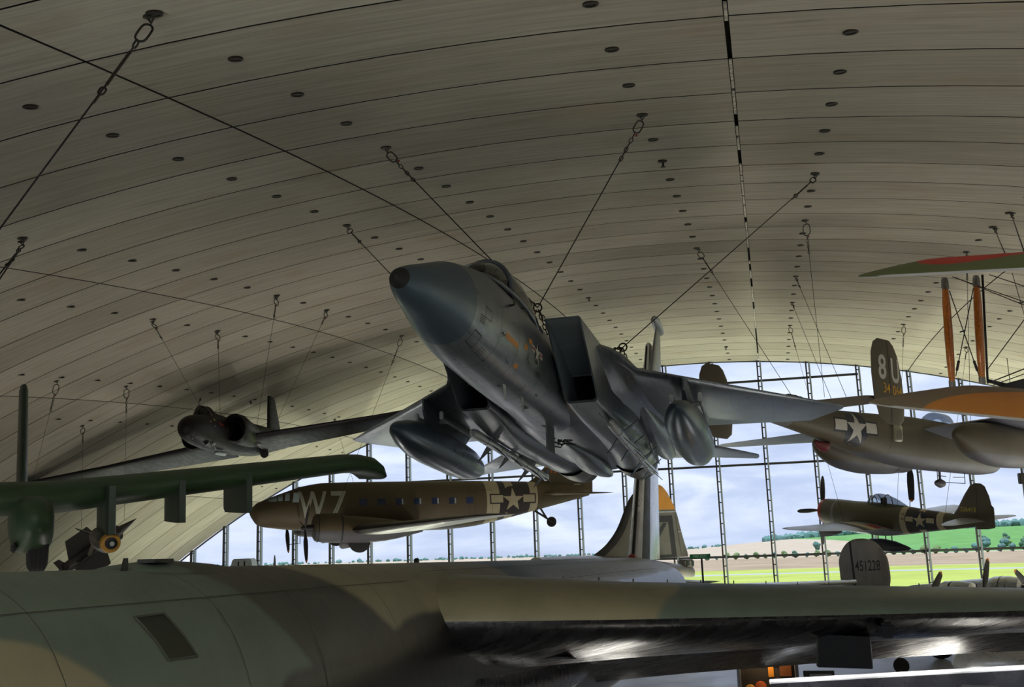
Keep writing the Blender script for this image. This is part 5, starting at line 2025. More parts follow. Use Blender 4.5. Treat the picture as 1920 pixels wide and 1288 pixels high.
# ------------------------------------------------------------------ silver four-engined bomber behind the big wing
b24 = thing('silver_bomber', 'bare metal bomber with oval tail fin numbered 451228 standing beyond the big wing', 'aircraft')
yaw24 = math.radians(130)
Pf = at(1620, 1066, 52)
b24.location = at(1740, 1124, 44) - Vector((math.cos(yaw24), math.sin(yaw24), 0)) * 3.3 - Vector((-math.sin(yaw24), math.cos(yaw24), 0)) * 11.0
b24.location.z = 4.12
b24.rotation_euler = (0, 0, yaw24)
I24 = (Matrix.Translation(b24.location) @ Matrix.Rotation(yaw24, 4, 'Z')).inverted()
zf = 0.0
# tail fin with its serial number, turned side-on to the aisle
fin = MB()
fin_ol = [(.5, -1.55, 1.3), (.15, -1.1, 2.0), (0, -.4, 2.35), (.03, .3, 2.33), (.2, .8, 2.02), (.5, 1.2, 1.45), (.85, 1.40, .78), (1.05, 1.45, .35)]
FT = crom([(z, x, c) for x, z, c in fin_ol], 3)
wing(fin, [(x, 0, z, c, .16 / max(c, .8)) for z, x, c in FT], 12, 'y')
bvf = fin.bvh()
decal(fin, bvf, text2d('451228', .50, .006, .56), (1.02, 4, .14), RU, RV, RD, 1, .006, .08)
decal(fin, bvf, rect2d(-.05, -1.5, .05, 1.6), (1.72, 4, .0), RU, (.03, 0, 1), RD, 1, .006, .1)
fin.xf(I24 @ Matrix.Translation(Pf) @ Matrix.Rotation(math.radians(168), 4, 'Z') @ Matrix.Translation((-1.2, 0, 0)))
fin.build('tail_fin', [M('fin_silver', (128, 126, 124), .42, .55, var=.2, scale=1.6, stretch=(1, 1, .3)), STEN], b24)
m = MB()
body(m, [(0, -2.0, .3, .3, .3, 2), (.5, -2.0, .8, .9, .8, 2), (3, -2.0, 1.1, 1.0, 1.3, 2.3), (10, -2.0, 1.1, .9, 1.3, 2.3), (16, -1.9, .75, .7, .8, 2.2), (20, -1.7, .4, .5, .5, 2)], 28, 3)
m.build('fuselage', SILV, b24)
m = MB()
wing(m, [(6.2, -16.5, -1.2, 1.6, .12), (5.2, 0, -1.45, 4.2, .17), (6.2, 16.5, -1.2, 1.6, .12)], 12, 'z', .02)
m.build('wing', SILV, b24)
for (y, rots) in ((11.0, (310, 70, 190)), (6.3, (332, 92, 212)), (1.6, (58, 178, 298))):
    m = MB()
    rev(m, [(3.7, .40), (3.76, .52), (4.3, .60), (5.0, .58), (5.1, .52), (6.6, .40), (8.0, .1)], y, -.98, 28)
    rev(m, [(4.62, .605), (4.66, .605)], y, -.98, 28, 1, False)
    nac = m.build('engine_nacelle', [SILV, STEN], b24)
    m = MB()
    rev(m, [(3.0, .02), (3.05, .12), (3.4, .16), (3.75, .2)], y, -.98, 16)
    hb = m.build('propeller_hub', PROP, nac)
    for a in rots:
        m = MB()
        blade(m, 1.76, .30, math.radians(a), 3.3, 1, 0, r0=.06, tip=.07, yc=y, zc=-.98, pitch=28)
        m.build('propeller_blade', [PROP, TIPY], hb)
for s in (-1, 1):
    m = MB()
    rev(m, [(-.2, .3), (-.2, .55), (-.12, .68), (.12, .68), (.2, .55), (.2, .3)], n=24)
    m.xf(Matrix.Translation((6.9, s * 3.9, -4.12 + .68)) @ Matrix.Rotation(PI / 2, 4, 'Z'))
    m.build('main_wheel', RUB, b24)
    m = MB()
    tube(m, [(6.9, s * 3.7, -4.12 + .7), (6.9, s * 3.4, -1.4)], .09, 8)
    m.build('gear_leg', SILV, b24)
# ------------------------------------------------------------------ biplane at the right edge
BIG = M('fabric_green', (66, 70, 42), .6, var=.08, scale=1.5)
BIR = M('fabric_red', (138, 30, 24), .6, var=.06)
BIB = M('fabric_brown', (70, 60, 46), .6, var=.1, scale=1.2)
BIO = M('fabric_ochre', (150, 92, 32), .6, var=.06)
BIC = M('fabric_cream', (206, 206, 206), .5, var=.04)
VARN = M('varnished_wood', (196, 116, 44), .35, var=.22, scale=6, stretch=(6, 6, .6), coat=.3)
GALV = M('galvanised', (128, 128, 122), .45, .6)
WIRE = M('rigging_wire', (52, 46, 42), .5, .6)
tipd = ray(50, 600).normalized()                 # span axis, towards the wing tip
S_ = -tipd                                        # inboard
away = Vector((0, 0, 1)).cross(S_).normalized()   # horizontal, across the span
if away.y < 0:
    away = -away
upv = S_.cross(away)
if upv.z < 0:
    upv = -upv
TILT = math.radians(11.5)
C_ = away * math.cos(TILT) + upv * math.sin(TILT)
N_ = upv * math.cos(TILT) - away * math.sin(TILT)
PLt = at(1617, 757, 11.9)         # near edge at the lower tip
PUt = at(1597, 521, 11.3)         # near edge at the upper tip
bip = thing('biplane', 'old fabric-covered biplane whose two wings enter from the right edge', 'aircraft', PLt)
def bloc(P):
    return P - PLt
def biwing(name, P0, planform, mats, blob, chordmax):
    """planform rows: (span s, near offset, far offset); airfoil across, near edge rounded"""
    m = MB()
    R = []
    n = 14
    for s, a, b in planform:
        r = []
        c = b - a
        for k in range(n):
            t = k / (n - 1)
            th = .062 * c * (4 * t * (1 - t)) ** .8 * (1.1 - .35 * t) + .02 * c * math.sin(PI * t)
            r.append(bloc(P0 + S_ * s + C_ * (a + c * t) + N_ * (th + .012)))
        for k in range(n):
            t = 1 - k / (n - 1)
            th = .02 * c * math.sin(PI * t)
            r.append(bloc(P0 + S_ * s + C_ * (a + c * t) + N_ * (th - .012)))
        R.append(r)
    loft(m, R, 0)
    return m.build(name, mats, bip)
def wing_fabric(name, base, patch, P0, shape):
    m, nt, b = new_mat(name)
    tc = nt.n('ShaderNodeTexCoord').outputs['Object']
    def dot(vec, k):
        nd = nt.n('ShaderNodeVectorMath', operation='DOT_PRODUCT')
        nt.link(tc, nd.inputs[0])
        nd.inputs[1].default_value = tuple(vec)
        return nt.math('SUBTRACT', nd.outputs['Value'], k)
    o = bloc(P0)
    s, t, h = dot(S_, o.dot(S_)), dot(C_, o.dot(C_)), dot(N_, o.dot(N_))
    wv = nt.noise(nt.mapping(tc, (2, 2, 2)), 1.0, 3)
    f = shape(nt, s, t)
    c = nt.mix(f, lin(base), lin(patch))
    c = nt.mix(nt.math('MULTIPLY', wv, .3), c, tuple(q * .6 for q in lin(base)))
    # pale cloth turned round the near edge and below
    c = nt.mix(nt.ramp(h, .004, -.004), c, lin((214, 214, 212)))
    c = nt.mix(nt.ramp(t, .012, .004), c, lin((214, 214, 212)))
    nt.link(c, b.inputs['Base Color'])
    b.inputs['Roughness'].default_value = .6
    return m
def ell(nt, s, t, cs, ct, rs, rt):
    a = nt.math('POWER', nt.math('ABSOLUTE', nt.math('DIVIDE', nt.math('SUBTRACT', s, cs), rs)), 2.0)
    c = nt.math('POWER', nt.math('ABSOLUTE', nt.math('DIVIDE', nt.math('SUBTRACT', t, ct), rt)), 2.0)
    return nt.ramp(nt.math('ADD', a, c), 1.03, .97)
def plan(tip, L, c, n=46):
    out = []
    for i in range(n + 1):
        s = L * (i / n) ** 1.25
        f = 1.0 if s > tip else (s / tip)
        a = 0.0 + (.10 * (1 - f) ** 2)
        b = c * (.16 + .84 * min(1, f ** .75)) if s < tip else c
        out.append((s, a, max(b, a + .12)))
    return out
CH = 1.32
def upshape(nt, s, t):
    return ell(nt, s, t, 1.15, .95, .86, .74)
def loshape(nt, s, t):
    e = ell(nt, s, t, 2.3, 0.0, 1.42, .86)
    return nt.math('MAXIMUM', e, nt.math('MULTIPLY', nt.math('GREATER_THAN', s, 2.3), nt.math('LESS_THAN', t, .86)))
biwing('upper_wing', PUt, plan(.55, 4.0, CH), [wing_fabric('upper_wing_fabric', (108, 118, 72), (214, 50, 40), PUt, upshape)], None, CH)
biwing('lower_wing', PLt, plan(.62, 3.8, CH), [wing_fabric('lower_wing_fabric', (146, 132, 110), (236, 158, 70), PLt, loshape)], None, CH)
# wires and struts
def P2(px, py, Y):
    return bloc(at(px, py, Y))
def strut(pt, pb, w=.06):
    a, b = Vector(pb), Vector(pt)
    m = MB()
    R = []
    ms = []
    d = (b - a)
    for t, k, mt in ((0, .8, 1), (.07, .8, 1), (.075, .7, 0), (.25, .92, 0), (.5, 1.0, 0), (.75, .92, 0), (.90, .7, 0), (.905, .85, 1), (.97, .8, 1), (1, .5, 1)):
        p = a + d * t
        R.append([tuple(p + away * (math.cos(2 * PI * j / 12) * w * 1.0 * k) + S_ * (math.sin(2 * PI * j / 12) * w * .62 * k)) for j in range(12)])
        ms.append(mt)
    loft(m, R, ms[1:])
    m.build('wing_strut', [VARN, GALV], bip)
YU, YL = 11.25, 12.35
strut(P2(1771, 520, 11.30), P2(1786, 728, 12.35))
strut(P2(1830, 516, 11.15), P2(1842, 720, 12.25))
m = MB()
tube(m, [P2(1842, 516, 11.2), P2(1852, 718, 12.3)], .014, 8)
m.build('push_rod', BLK, bip)
def bwire(a, b, r=.006, name='rigging_wire', buckle=True):
    m = MB()
    tube(m, [a, b], r, 5)
    if buckle:
        a, b = Vector(a), Vector(b)
        tube(m, [a + (b - a) * .82, a + (b - a) * .93], r * 2.6, 6)
    m.build(name, WIRE, bip)
bwire(P2(1780, 545, 11.3), P2(1836, 705, 12.2))
bwire(P2(1825, 540, 11.2), P2(1792, 705, 12.3))
m = MB()
tube(m, [P2(1804.6, 620, 11.7), P2(1805.4, 622, 11.7)], .035, 12)
m.build('wire_crossing_disc', BLK, bip)
bwire(P2(1785, 519, 11.3), P2(1990, 590, 11.0), .005)
bwire(P2(1790, 520, 11.3), P2(1990, 600, 11.0), .005)
bwire(P2(1855, 515, 11.2), P2(2000, 563, 11.0), .005)
bwire(P2(1852, 692, 12.2), P2(1990, 505, 11.0), .006)
bwire(P2(1898, 512, 11.1), P2(1935, 640, 11.4), .004, buckle=False)
bwire(P2(1858, 716, 12.2), P2(1990, 664, 11.6), .008)
bwire(P2(1862, 722, 12.2), P2(1990, 676, 11.6), .006)
m = MB()
tube(m, [P2(1852, 714, 12.25), P2(1896, 724, 12.2), P2(1960, 724, 12.0)], .022, 6)
tube(m, [P2(1862, 717, 12.25), P2(1884, 727, 12.2)], .014, 6)
m.build('aileron_lever', BLK, bip)
m = MB()
box(m, P2(1907, 723, 12.15), (.34, .05, .12), rot=(0, -.2, -.4), bev=.03)
m.build('lever_plate', BLK, bip)
# fuselage beyond the frame
m = MB()
ctr = (PLt + S_ * 4.3 + PUt + S_ * 4.4) / 2
m2 = MB()
body(m2, [(-1.6, 0, .1, .1, .1, 2), (-1.5, 0, .4, .45, .5, 2.2), (.5, 0, .42, .5, .5, 2.6), (2.2, .05, .3, .38, .4, 2.4), (4.6, .15, .06, .15, .12, 2)], 24, 3)
fw = C_ if True else C_
Mx = Matrix(((C_.x, S_.x, N_.x, 0), (C_.y, S_.y, N_.y, 0), (C_.z, S_.z, N_.z, 0), (0, 0, 0, 1)))
m2.xf(Matrix.Translation(bloc(ctr) - N_ * .35) @ Mx)
m2.build('fuselage', BIB, bip)

# ------------------------------------------------------------------ pointed missile hanging at the far left
mis_a, mis_b = at(120, 1068, 44), at(256, 972, 46)
ms = thing('hanging_missile', 'grey missile with broad tail fins and pointed nose hanging at the far left', 'missile', mis_a)
d = (mis_b - mis_a)
L = d.length
mx = Matrix.Translation((0, 0, 0)) @ d.normalized().to_track_quat('X', 'Z').to_matrix().to_4x4()
MISP = M('missile_grey', (66, 63, 60), .4, .3, var=.15, scale=2)
m = MB()
rev(m, [(0, .16), (.1, .23), (L * .62, .23), (L * .76, .19), (L * .95, .05), (L, .01)], n=24)
m.xf(mx)
m.build('missile_body', MISP, ms)
for k in range(4):
    a = math.radians(90 + 90 * k)
    c, e = math.cos(a), math.sin(a)
    m = MB()
    prism(m, [(.35, .2), (1.9, .2), (1.7, .95), (.65, .95)] if k % 2 == 0 else [(.5, .2), (1.5, .2), (1.2, .75), (.6, .75)], .05, (0, 0, 0), (1, 0, 0), (0, c, e), (0, -e, c))
    m.xf(mx)
    m.build('tail_fin', M('missile_dark', (44, 42, 41), .6), ms)
    m = MB()
    prism(m, [(L * .70, .18), (L * .78, .16), (L * .735, .36), (L * .70, .36)], .03, (0, 0, 0), (1, 0, 0), (0, c, e), (0, -e, c))
    m.xf(mx)
    m.build('canard', MISP, ms)
    m = MB()
    prism(m, [(-.15, .1), (.2, .15), (.05, .48), (-.2, .5)], .04, (0, 0, 0), (1, 0, 0), (0, c, e), (0, -e, c))
    m.xf(mx)
    m.build('rear_finlet', MISP, ms)

# ------------------------------------------------------------------ fire exit sign on its post
SGN = M('sign_green', (26, 126, 86), .5)
SGT = M('sign_letter', (190, 236, 216), .5)
Ps = at(1312.5, 1043, 60)
sg = thing('exit_sign', 'green FIRE EXIT sign on a thin post beside the heavy bomber tail', 'sign', (Ps.x, Ps.y, 0))
fx = ray(1312, 1043)
az = math.atan2(fx.x, fx.y)
m = MB()
box(m, (0, 0, Ps.z), (1.16, .05, .25), mat=0)
v2, f2 = text2d('FIRE EXIT', .155, .004, .82)
m.add([(x, -.03, Ps.z + y) for x, y in v2], f2, 1, False)
o = m.build('sign_board', [SGN, SGT], sg, recalc=False)
m = MB()
tube(m, [(.08, .03, 0), (.08, .03, Ps.z - .1)], .055, 8)
m.build('post', DARKS, sg)
sg.rotation_euler = (0, 0, -az)

# ------------------------------------------------------------------ small things seen over the bomber's back and under its wing
Pq = at(458, 1054, 60)
t = thing('pale_cowling', 'pale grey tapered cowling with two dark slots seen over the bomber spine', 'aircraft part', (Pq.x, Pq.y, 0))
m = MB()
w = 1.12
loft(m, [[(-w * .5 * k, -.6, z), (w * .5 * k, -.6, z), (w * .5 * k, .6, z), (-w * .5 * k, .6, z)] for z, k in ((0, 1.15), (Pq.z - .3, 1.12), (Pq.z + .1, .95), (Pq.z + .2, .78))], 0, smooth=False)
m.build('casing', M('cowling_pale', (164, 172, 170), .5), t)
for x in (-.17, .17):
    m = MB()
    box(m, (x, -.61, Pq.z - .1), (.07, .03, .30))
    m.build('slot', BLK, t)
Pp = at(515, 1050, 58)
t = thing('standing_propeller', 'dark propeller blade tip rising behind the bomber spine', 'propeller', (Pp.x, Pp.y, 0))
m = MB()
blade(m, 1.7, .26, 0, 0, 0, 0, r0=.06, zc=Pp.z + .28 - 1.7)
m.build('blade', PROP, t)
m = MB()
blade(m, 1.7, .26, PI, 0, 0, 0, r0=.06, zc=Pp.z + .28 - 1.7)
m.build('blade', PROP, t)
m = MB()
rev(m, [(-.3, .05), (-.2, .16), (.3, .2)], 0, Pp.z + .28 - 1.7, 16)
m.build('hub', PROP, t)
m = MB()
tube(m, [(0.1, 0, 0), (0.1, 0, Pp.z + .1 - 1.7)], .12, 10)
m.build('stand', DARKS, t)

# long display wall with pale rail below the wing, lower right
A, B_ = at(1448, 1281, 25), at(1960, 1253, 22)
t = thing('display_wall', 'long dark display wall with a pale top rail below the big wing at the lower right', 'display', (A.x, A.y, 0))
dx = B_ - A
Lh = math.hypot(dx.x, dx.y)
an = math.atan2(dx.y, dx.x)
m = MB()
m.add([(0, -.12, 0), (Lh, -.12, 0), (Lh, .12, 0), (0, .12, 0), (0, -.12, A.z), (Lh, -.12, B_.z), (Lh, .12, B_.z), (0, .12, A.z)], [(0, 1, 2, 3), (4, 5, 6, 7), (0, 1, 5, 4), (1, 2, 6, 5), (2, 3, 7, 6), (3, 0, 4, 7)], 0, False)
m.build('panel', M('display_dark', (34, 34, 38), .25, var=.2), t)
m = MB()
tube(m, [(-.05, 0, A.z + .03), (Lh, 0, B_.z + .03)], .06, 8)
m.build('rail', M('rail_white', (240, 240, 240), .3), t)
for k, (x, wd, txt, colr) in enumerate(((Lh * .42, .9, 'HISTORY', 'p1'), (Lh * .60, .9, 'VIETNAM', 'p2'), (Lh * .78, .7, '', 'p3'))):
    m = MB()
    zt = A.z + (B_.z - A.z) * x / Lh - .25
    box(m, (x, -.14, zt - .5), (wd, .02, 1.0))
    if False:
        pass
    m.build('poster', M('poster_blue%d' % k, [(52, 54, 60), (46, 60, 84), (58, 58, 60)][k], .4), t)
t.rotation_euler = (0, 0, an)
# lit showcase
Pc = at(1440, 1272, 31)
t = thing('lit_showcase', 'tall showcase with warm lit exhibits standing under the big wing', 'display case', (Pc.x, Pc.y, 0))
h = Pc.z + 1.0
m = MB()
box(m, (0, .9, h / 2), (1.7, .08, h), mat=0)
for x in (-.82, .82):
    box(m, (x, .45, h / 2), (.09, 1.0, h), mat=1)
box(m, (0, .45, h - .05), (1.7, 1.0, .1), mat=1)
box(m, (0, .45, .3), (1.7, 1.0, .6), mat=1)
m.build('cabinet', [M('case_back', (44, 40, 36), .6), M('case_frame', (120, 122, 124), .4, .3)], t)
for (x, z, wd, hh, c_) in ((.05, Pc.z + .35, .62, .22, (120, 112, 96)), (.10, Pc.z + .12, .16, .38, (206, 140, 44)), (.52, Pc.z + .25, .34, .6, (112, 66, 30)), (-.5, Pc.z + .42, .16, .14, (206, 30, 34))):
    m = MB()
    box(m, (x, .82, z), (wd, .05, hh), bev=.01)
    m.build('exhibit_panel', M('exhibit_%d_%d' % (c_[0], c_[1]), c_, .5), t)
for (x, z, r, c_) in ((-.52, Pc.z - .38, .16, (196, 150, 70)), (-.22, Pc.z - .30, .17, (170, 84, 40)), (.24, Pc.z - .28, .10, (196, 160, 90)), (.42, Pc.z - .28, .10, (180, 140, 80))):
    m = MB()
    rev(m, [(-.05, .02), (-.04, r * .8), (0, r), (.04, r * .8), (.05, .02)], n=20)
    m.xf(Matrix.Translation((x, .5, z)) @ Matrix.Rotation(PI / 2, 4, 'Z') @ Matrix.Rotation(.3, 4, 'Y'))
    m.build('exhibit_helmet', M('helmet_%d_%d' % (c_[0], c_[1]), c_, .35, .3), t)
l = bpy.data.lights.new('showcase_lamp', 'POINT')
l.energy = 28
l.color = lin((255, 214, 160))
l.shadow_soft_size = .1
lo = bpy.data.objects.new('showcase_lamp', l)
COL.objects.link(lo)
t.rotation_euler = (0, 0, -math.atan2(Pc.x, Pc.y))
lo.parent = t
lo.location = (0, .3, h - .3)
for k_ in range(3):
    l = bpy.data.lights.new('rail_fill_lamp', 'SPOT')  # added spot, only there to brighten the display rail
    l.energy = 90
    l.spot_size = 1.9
    l.shadow_soft_size = .1
    lo = bpy.data.objects.new('rail_fill_lamp', l)
    COL.objects.link(lo)
    q_ = A + (B_ - A) * (.12 + .36 * k_)
    lo.location = (q_.x - .4, q_.y - .9, q_.z + .75)
    lo.rotation_euler = (Vector(lo.location) - q_).to_track_quat('Z', 'Y').to_euler()
# information board in front of the glass
Pb = at(1536, 1272, 36)
t = thing('notice_board', 'small dark-framed notice board on legs under the wing beside the showcase', 'sign', (Pb.x, Pb.y, 0))
m = MB()
box(m, (0, 0, Pb.z), (1.0, .05, .5))
m.build('frame', BLK, t)
m = MB()
box(m, (0.05, -.03, Pb.z - .02), (.70, .02, .34))
m.build('sheet', M('sheet_grey', (150, 152, 156), .5), t)
for x in (-.35, .35):
    m = MB()
    tube(m, [(x, .02, 0), (x, .02, Pb.z)], .03, 6)
    m.build('leg', BLK, t)
t.rotation_euler = (0, 0, -math.atan2(Pb.x, Pb.y))
# silver aircraft nose and wheel glimpsed under the wing
Pn = at(1885, 1240, 33)
t = thing('silver_aircraft', 'polished silver aircraft body glimpsed under the wing at the right edge', 'aircraft', (Pn.x, Pn.y, 0))
m = MB()
body(m, [(-1.6, Pn.z, .1, .1, .1, 2), (-1.3, Pn.z, .6, .5, .5, 2), (0, Pn.z, .95, .75, .75, 2), (3, Pn.z, 1.0, .8, .8, 2), (7, Pn.z, .5, .5, .5, 2)], 28, 4)
m.build('fuselage', SILV, t)
m = MB()
rev(m, [(-.12, .1), (-.12, .36), (-.06, .44), (.06, .44), (.12, .36), (.12, .1)], n=24)
m.xf(Matrix.Translation((-2.1, -.6, .44)) @ Matrix.Rotation(PI / 2, 4, 'Z'))
m.build('wheel', RUB, t)
m = MB()
tube(m, [(-2.1, -.4, .5), (-1.0, -.2, Pn.z)], .06, 8)
m.build('gear_leg', SILV, t)
Pw = at(1690, 1248, 38)
t = thing('nose_wheel', 'dark aircraft wheel on a strut seen under the wing left of the silver body', 'wheel', (Pw.x, Pw.y, 0))
m = MB()
rev(m, [(-.10, .1), (-.10, .22), (-.06, .27), (.06, .27), (.10, .22), (.10, .1)], n=24)
m.xf(Matrix.Translation((0, 0, Pw.z)) @ Matrix.Rotation(1.2, 4, 'Z'))
m.build('tyre', RUB, t)
m = MB()
tube(m, [(0, .14, Pw.z), (0, .14, Pw.z + 1.0)], .05, 8)
tube(m, [(0, .14, 0), (0, .14, Pw.z)], .04, 8)
m.build('strut', SATB, t)

# ------------------------------------------------------------------ suspension cables
CABS = M('cable_steel', (44, 40, 38), .5, .6)
LNK = M('link_steel', (70, 66, 60), .35, .85, var=.2, scale=30)
REDT = M('red_tag', (150, 36, 24), .6)
def R3(p, pose):
    roll, pit, yw, T = pose
    return Euler((roll, pit, yw)).to_matrix() @ Vector(p) + Vector(T)
PO = {'c47': (.0706, .0004, .3781, (-13.97, 53.6994, 8.2539)), 'p47': (.0804, .1172, -1.075, (16.7476, 57.9995, 7.3205)), 'b25': (-.0351, -.0346, 3.8707, (20.6596, 45.0297, 9.1057)),
      'spy': (-.1416, -.0426, 1.5078, (-14.2875, 44.495, 11.4732)), 'f15': (-.0066, .0782, 1.3314, (-1.4828, 13.6125, 9.7986))}
def cable(px, py, ends, label, kind='turnbuckle', r=.011, link=.16, hw=.55):
    P, nrm = hitroof(px, py)
    t = thing('suspension_cable', label, 'cable', P, group='cables holding up the aircraft')
    m = MB()
    q = nrm.to_track_quat('X', 'Z').to_matrix().to_4x4()
    rev(m, [(-.02, .11), (.02, .11), (.03, .06), (.05, .05)], n=18)
    m.xf(q)
    m.build('anchor_plate', LNK, t)
    m = MB()
    tube(m, [nrm * .02 + Vector((-.05, 0, 0)), nrm * .11, nrm * .02 + Vector((.05, 0, 0))], .02, 6)
    m.build('anchor_eye', LNK, t)
    for j, E in enumerate(ends):
        d = (Vector(E) - P)
        L = d.length
        u = d.normalized()
        side = u.cross(Vector((0, 1, 0))).normalized()
        if j == 0:
            m = MB()
            torus(m, nrm * .10 + u * (link * 1.15), u, side, link * .52, .017, 24, 8, stretch=1.75)
            m.build('oval_link', LNK, t)
        s0 = link * 2.15 + .05
        m = MB()
        if kind == 'turnbuckle':
            torus(m, nrm * .1 + u * (s0 + .0), u, u.cross(side), .045, .016, 14, 6, stretch=1.5)
            tube(m, [nrm * .1 + u * (s0 + .07), nrm * .1 + u * (s0 + .13), nrm * .1 + u * (s0 + .14), nrm * .1 + u * (s0 + .14 + hw), nrm * .1 + u * (s0 + .15 + hw), nrm * .1 + u * (s0 + .22 + hw)], [.012, .012, .024, .024, .012, .012], 8)
            torus(m, nrm * .1 + u * (s0 + .26 + hw), u, side, .045, .016, 14, 6, stretch=1.4)
            tube(m, [nrm * .1 + u * (s0 + .30 + hw), nrm * .1 + u * (s0 + .48 + hw)], .02, 8)
            m.build('turnbuckle', LNK, t)
        else:
            for k in range(6):
                torus(m, nrm * .1 + u * (s0 + .02 + k * .115), u, side if k % 2 else u.cross(side), .034, .012, 12, 5, stretch=1.7)
            m.build('chain', LNK, t)
        if kind == 'chain':
            m = MB()
            box(m, nrm * .1 + u * (s0 - .02) + side * .05, (.05, .05, .05), bev=.01)
            m.build('red_tag', REDT, t)
        m = MB()
        tube(m, [nrm * .1 + u * (s0 + .3), d], r, 6)
        m.build('cable', CABS, t)
    return t
def on(px, py, Y):
    return at(px, py, Y)
hubA = on(1008, 577, 22.0)
hubB = on(1168, 651, 23.2)
hubC = F15((9.6, 1.75, 1.15))
def hub(P, label, legs):
    t = thing('lifting_ring', label, 'lifting ring', P, group='lifting rings of the grey fighter')
    m = MB()
    u = Vector((1, -.2, 0)).normalized()
    torus(m, (0, 0, 0), u, Vector((0, 0, 1)), .09, .018, 22, 8)
    m.build('ring', CHN, t)
    for e in legs:
        d = Vector(e) - P
        n = max(2, int(d.length / .13))
        s = d.cross(Vector((0, 1, .3))).normalized()
        m = MB()
        for k in range(n):
            torus(m, d * ((k + .5) / n) * .92 + d * .06, d, s if k % 2 else d.cross(s), .032, .013, 12, 5, stretch=max(1.2, d.length / n * .62 / .032 * .85))
        m.build('chain', CHN, t)
hub(hubA, 'rusty lifting ring with short chains just behind the fighter canopy', [F15((8.3, -.35, 1.0)), F15((8.6, .45, 1.0)), F15((9.4, -.5, .9)), on(988, 560, 21.4)])
hub(hubB, 'lifting ring with chains above the left wing root of the fighter', [F15((8.5, -1.25, .80)), F15((9.3, -1.55, .78)), F15((10.3, -1.75, .66))])
hub(hubC, 'lifting ring hidden behind the fighter nose on its right wing root', [F15((9.0, 1.4, .78)), F15((10.2, 1.6, .70))])
cable(282, 30, [HOG((3.3, -.4, .5))], 'thick near cable at the top left running down out of the frame', 'turnbuckle', .013, .17, .62)
c2 = cable(41, 452, [HOG((9.6, -.35, .62)), HOG((11.5, .3, .55))], 'pair of cables from one anchor cut by the left edge', 'turnbuckle', .02, .13, .4)
cable(725, 277, [hubA], 'chain and cable from the ceiling left of the crown to behind the fighter canopy', 'chain', .013)
cable(652, 424, [hubC], 'cable from the ceiling that disappears behind the tip of the fighter nose', 'turnbuckle', .012)
cable(1204, 216, [hubA], 'cable with red tag from the highest ceiling anchor to the fighter spine', 'chain', .013)
cable(1529, 327, [hubB], 'slanting cable from the right of the crown to the fighter left wing', 'turnbuckle', .013, .13)
cable(1310, 467, [R3((14.9, -.1, 1.0), PO['b25'])], 'long thin cable crossing the sloping fighter cable, down to the tail gunner glazing', 'turnbuckle', .010, .2)
cable(1511, 412, [on(1546, 745, 39)], 'long thin vertical cable from the large oval ring right of the crown', 'chain', .009, .24)
cable(1493, 518, [R3((14.2, 1.6, .7), PO['b25'])], 'upper of two parallel cables slanting down to the twin-tailed bomber', 'turnbuckle', .010, .12)
cable(1486, 567, [R3((14.0, .9, .75), PO['b25'])], 'lower of two parallel cables slanting down to the twin-tailed bomber', 'chain', .010, .18)
cable(1481, 610, [R3((2.6, -1.0, -.35), PO['p47'])], 'cable from above the glass wall down to the near wing of the striped fighter', 'turnbuckle', .009, .2)
cable(1695, 608, [R3((2.9, 2.6, -.3), PO['p47'])], 'cable with large ring right of the white-lettered fin, down to the far wing', 'chain', .009, .2)
cable(1813, 650, [R3((8.2, 0, .45), PO['p47'])], 'cable between the wooden struts down to the striped fighter tail', 'chain', .009, .18)
cable(1813, 472, [R3((4.6, 1.2, .8), PO['b25'])], 'cable with a small ring just above the biplane top wing', 'chain', .010, .14)
cable(1867, 428, [bloc(at(1893, 495, 11.6)) + PLt], 'left of the two cables dropping to the biplane top wing', 'turnbuckle', .010, .2)
cable(1898, 399, [bloc(at(1930, 500, 11.4)) + PLt], 'right of the two cables dropping to the biplane top wing', 'turnbuckle', .012, .2)
cable(286, 602, [R3((3.2, .2, 1.05), PO['spy'])], 'cable from the ceiling to the black jet canopy', 'turnbuckle', .009, .2)
cable(407, 622, [R3((4.6, -.1, .95), PO['spy'])], 'vertical cable to the back of the black jet canopy', 'chain', .009, .22)
cable(518, 556, [R3((6.6, -1.1, .10), PO['spy'])], 'cable passing the black jet fin to its wing root', 'turnbuckle', .009, .22)
cable(612, 582, [R3((12.4, -.3, .7), PO['spy'])], 'slanting cable to the black jet tail', 'chain', .009, .2)
cable(752, 631, [R3((4.0, -2.9, -.2), PO['c47'])], 'cable left of the fighter nose down to the transport engine', 'turnbuckle', .009, .2)
cable(627, 786, [R3((5.6, 0, 1.35), PO['c47'])], 'cable whose ring shows just above the black jet wing, to the transport roof', 'chain', .009, .2)
cable(106, 714, [at(40, 985, 42)], 'leftmost thin cable with a bright ring behind the green fin', 'chain', .006, .22)
cable(236, 724, [mis_a + d * .82 + Vector((0, 0, .3))], 'thin cable from the ring left of the black jet to the missile nose', 'chain', .006, .22)
cable(154, 798, [mis_a + d * .22 + Vector((0, 0, .38))], 'thin cable from the lowest left ring to the missile tail', 'chain', .006, .2)

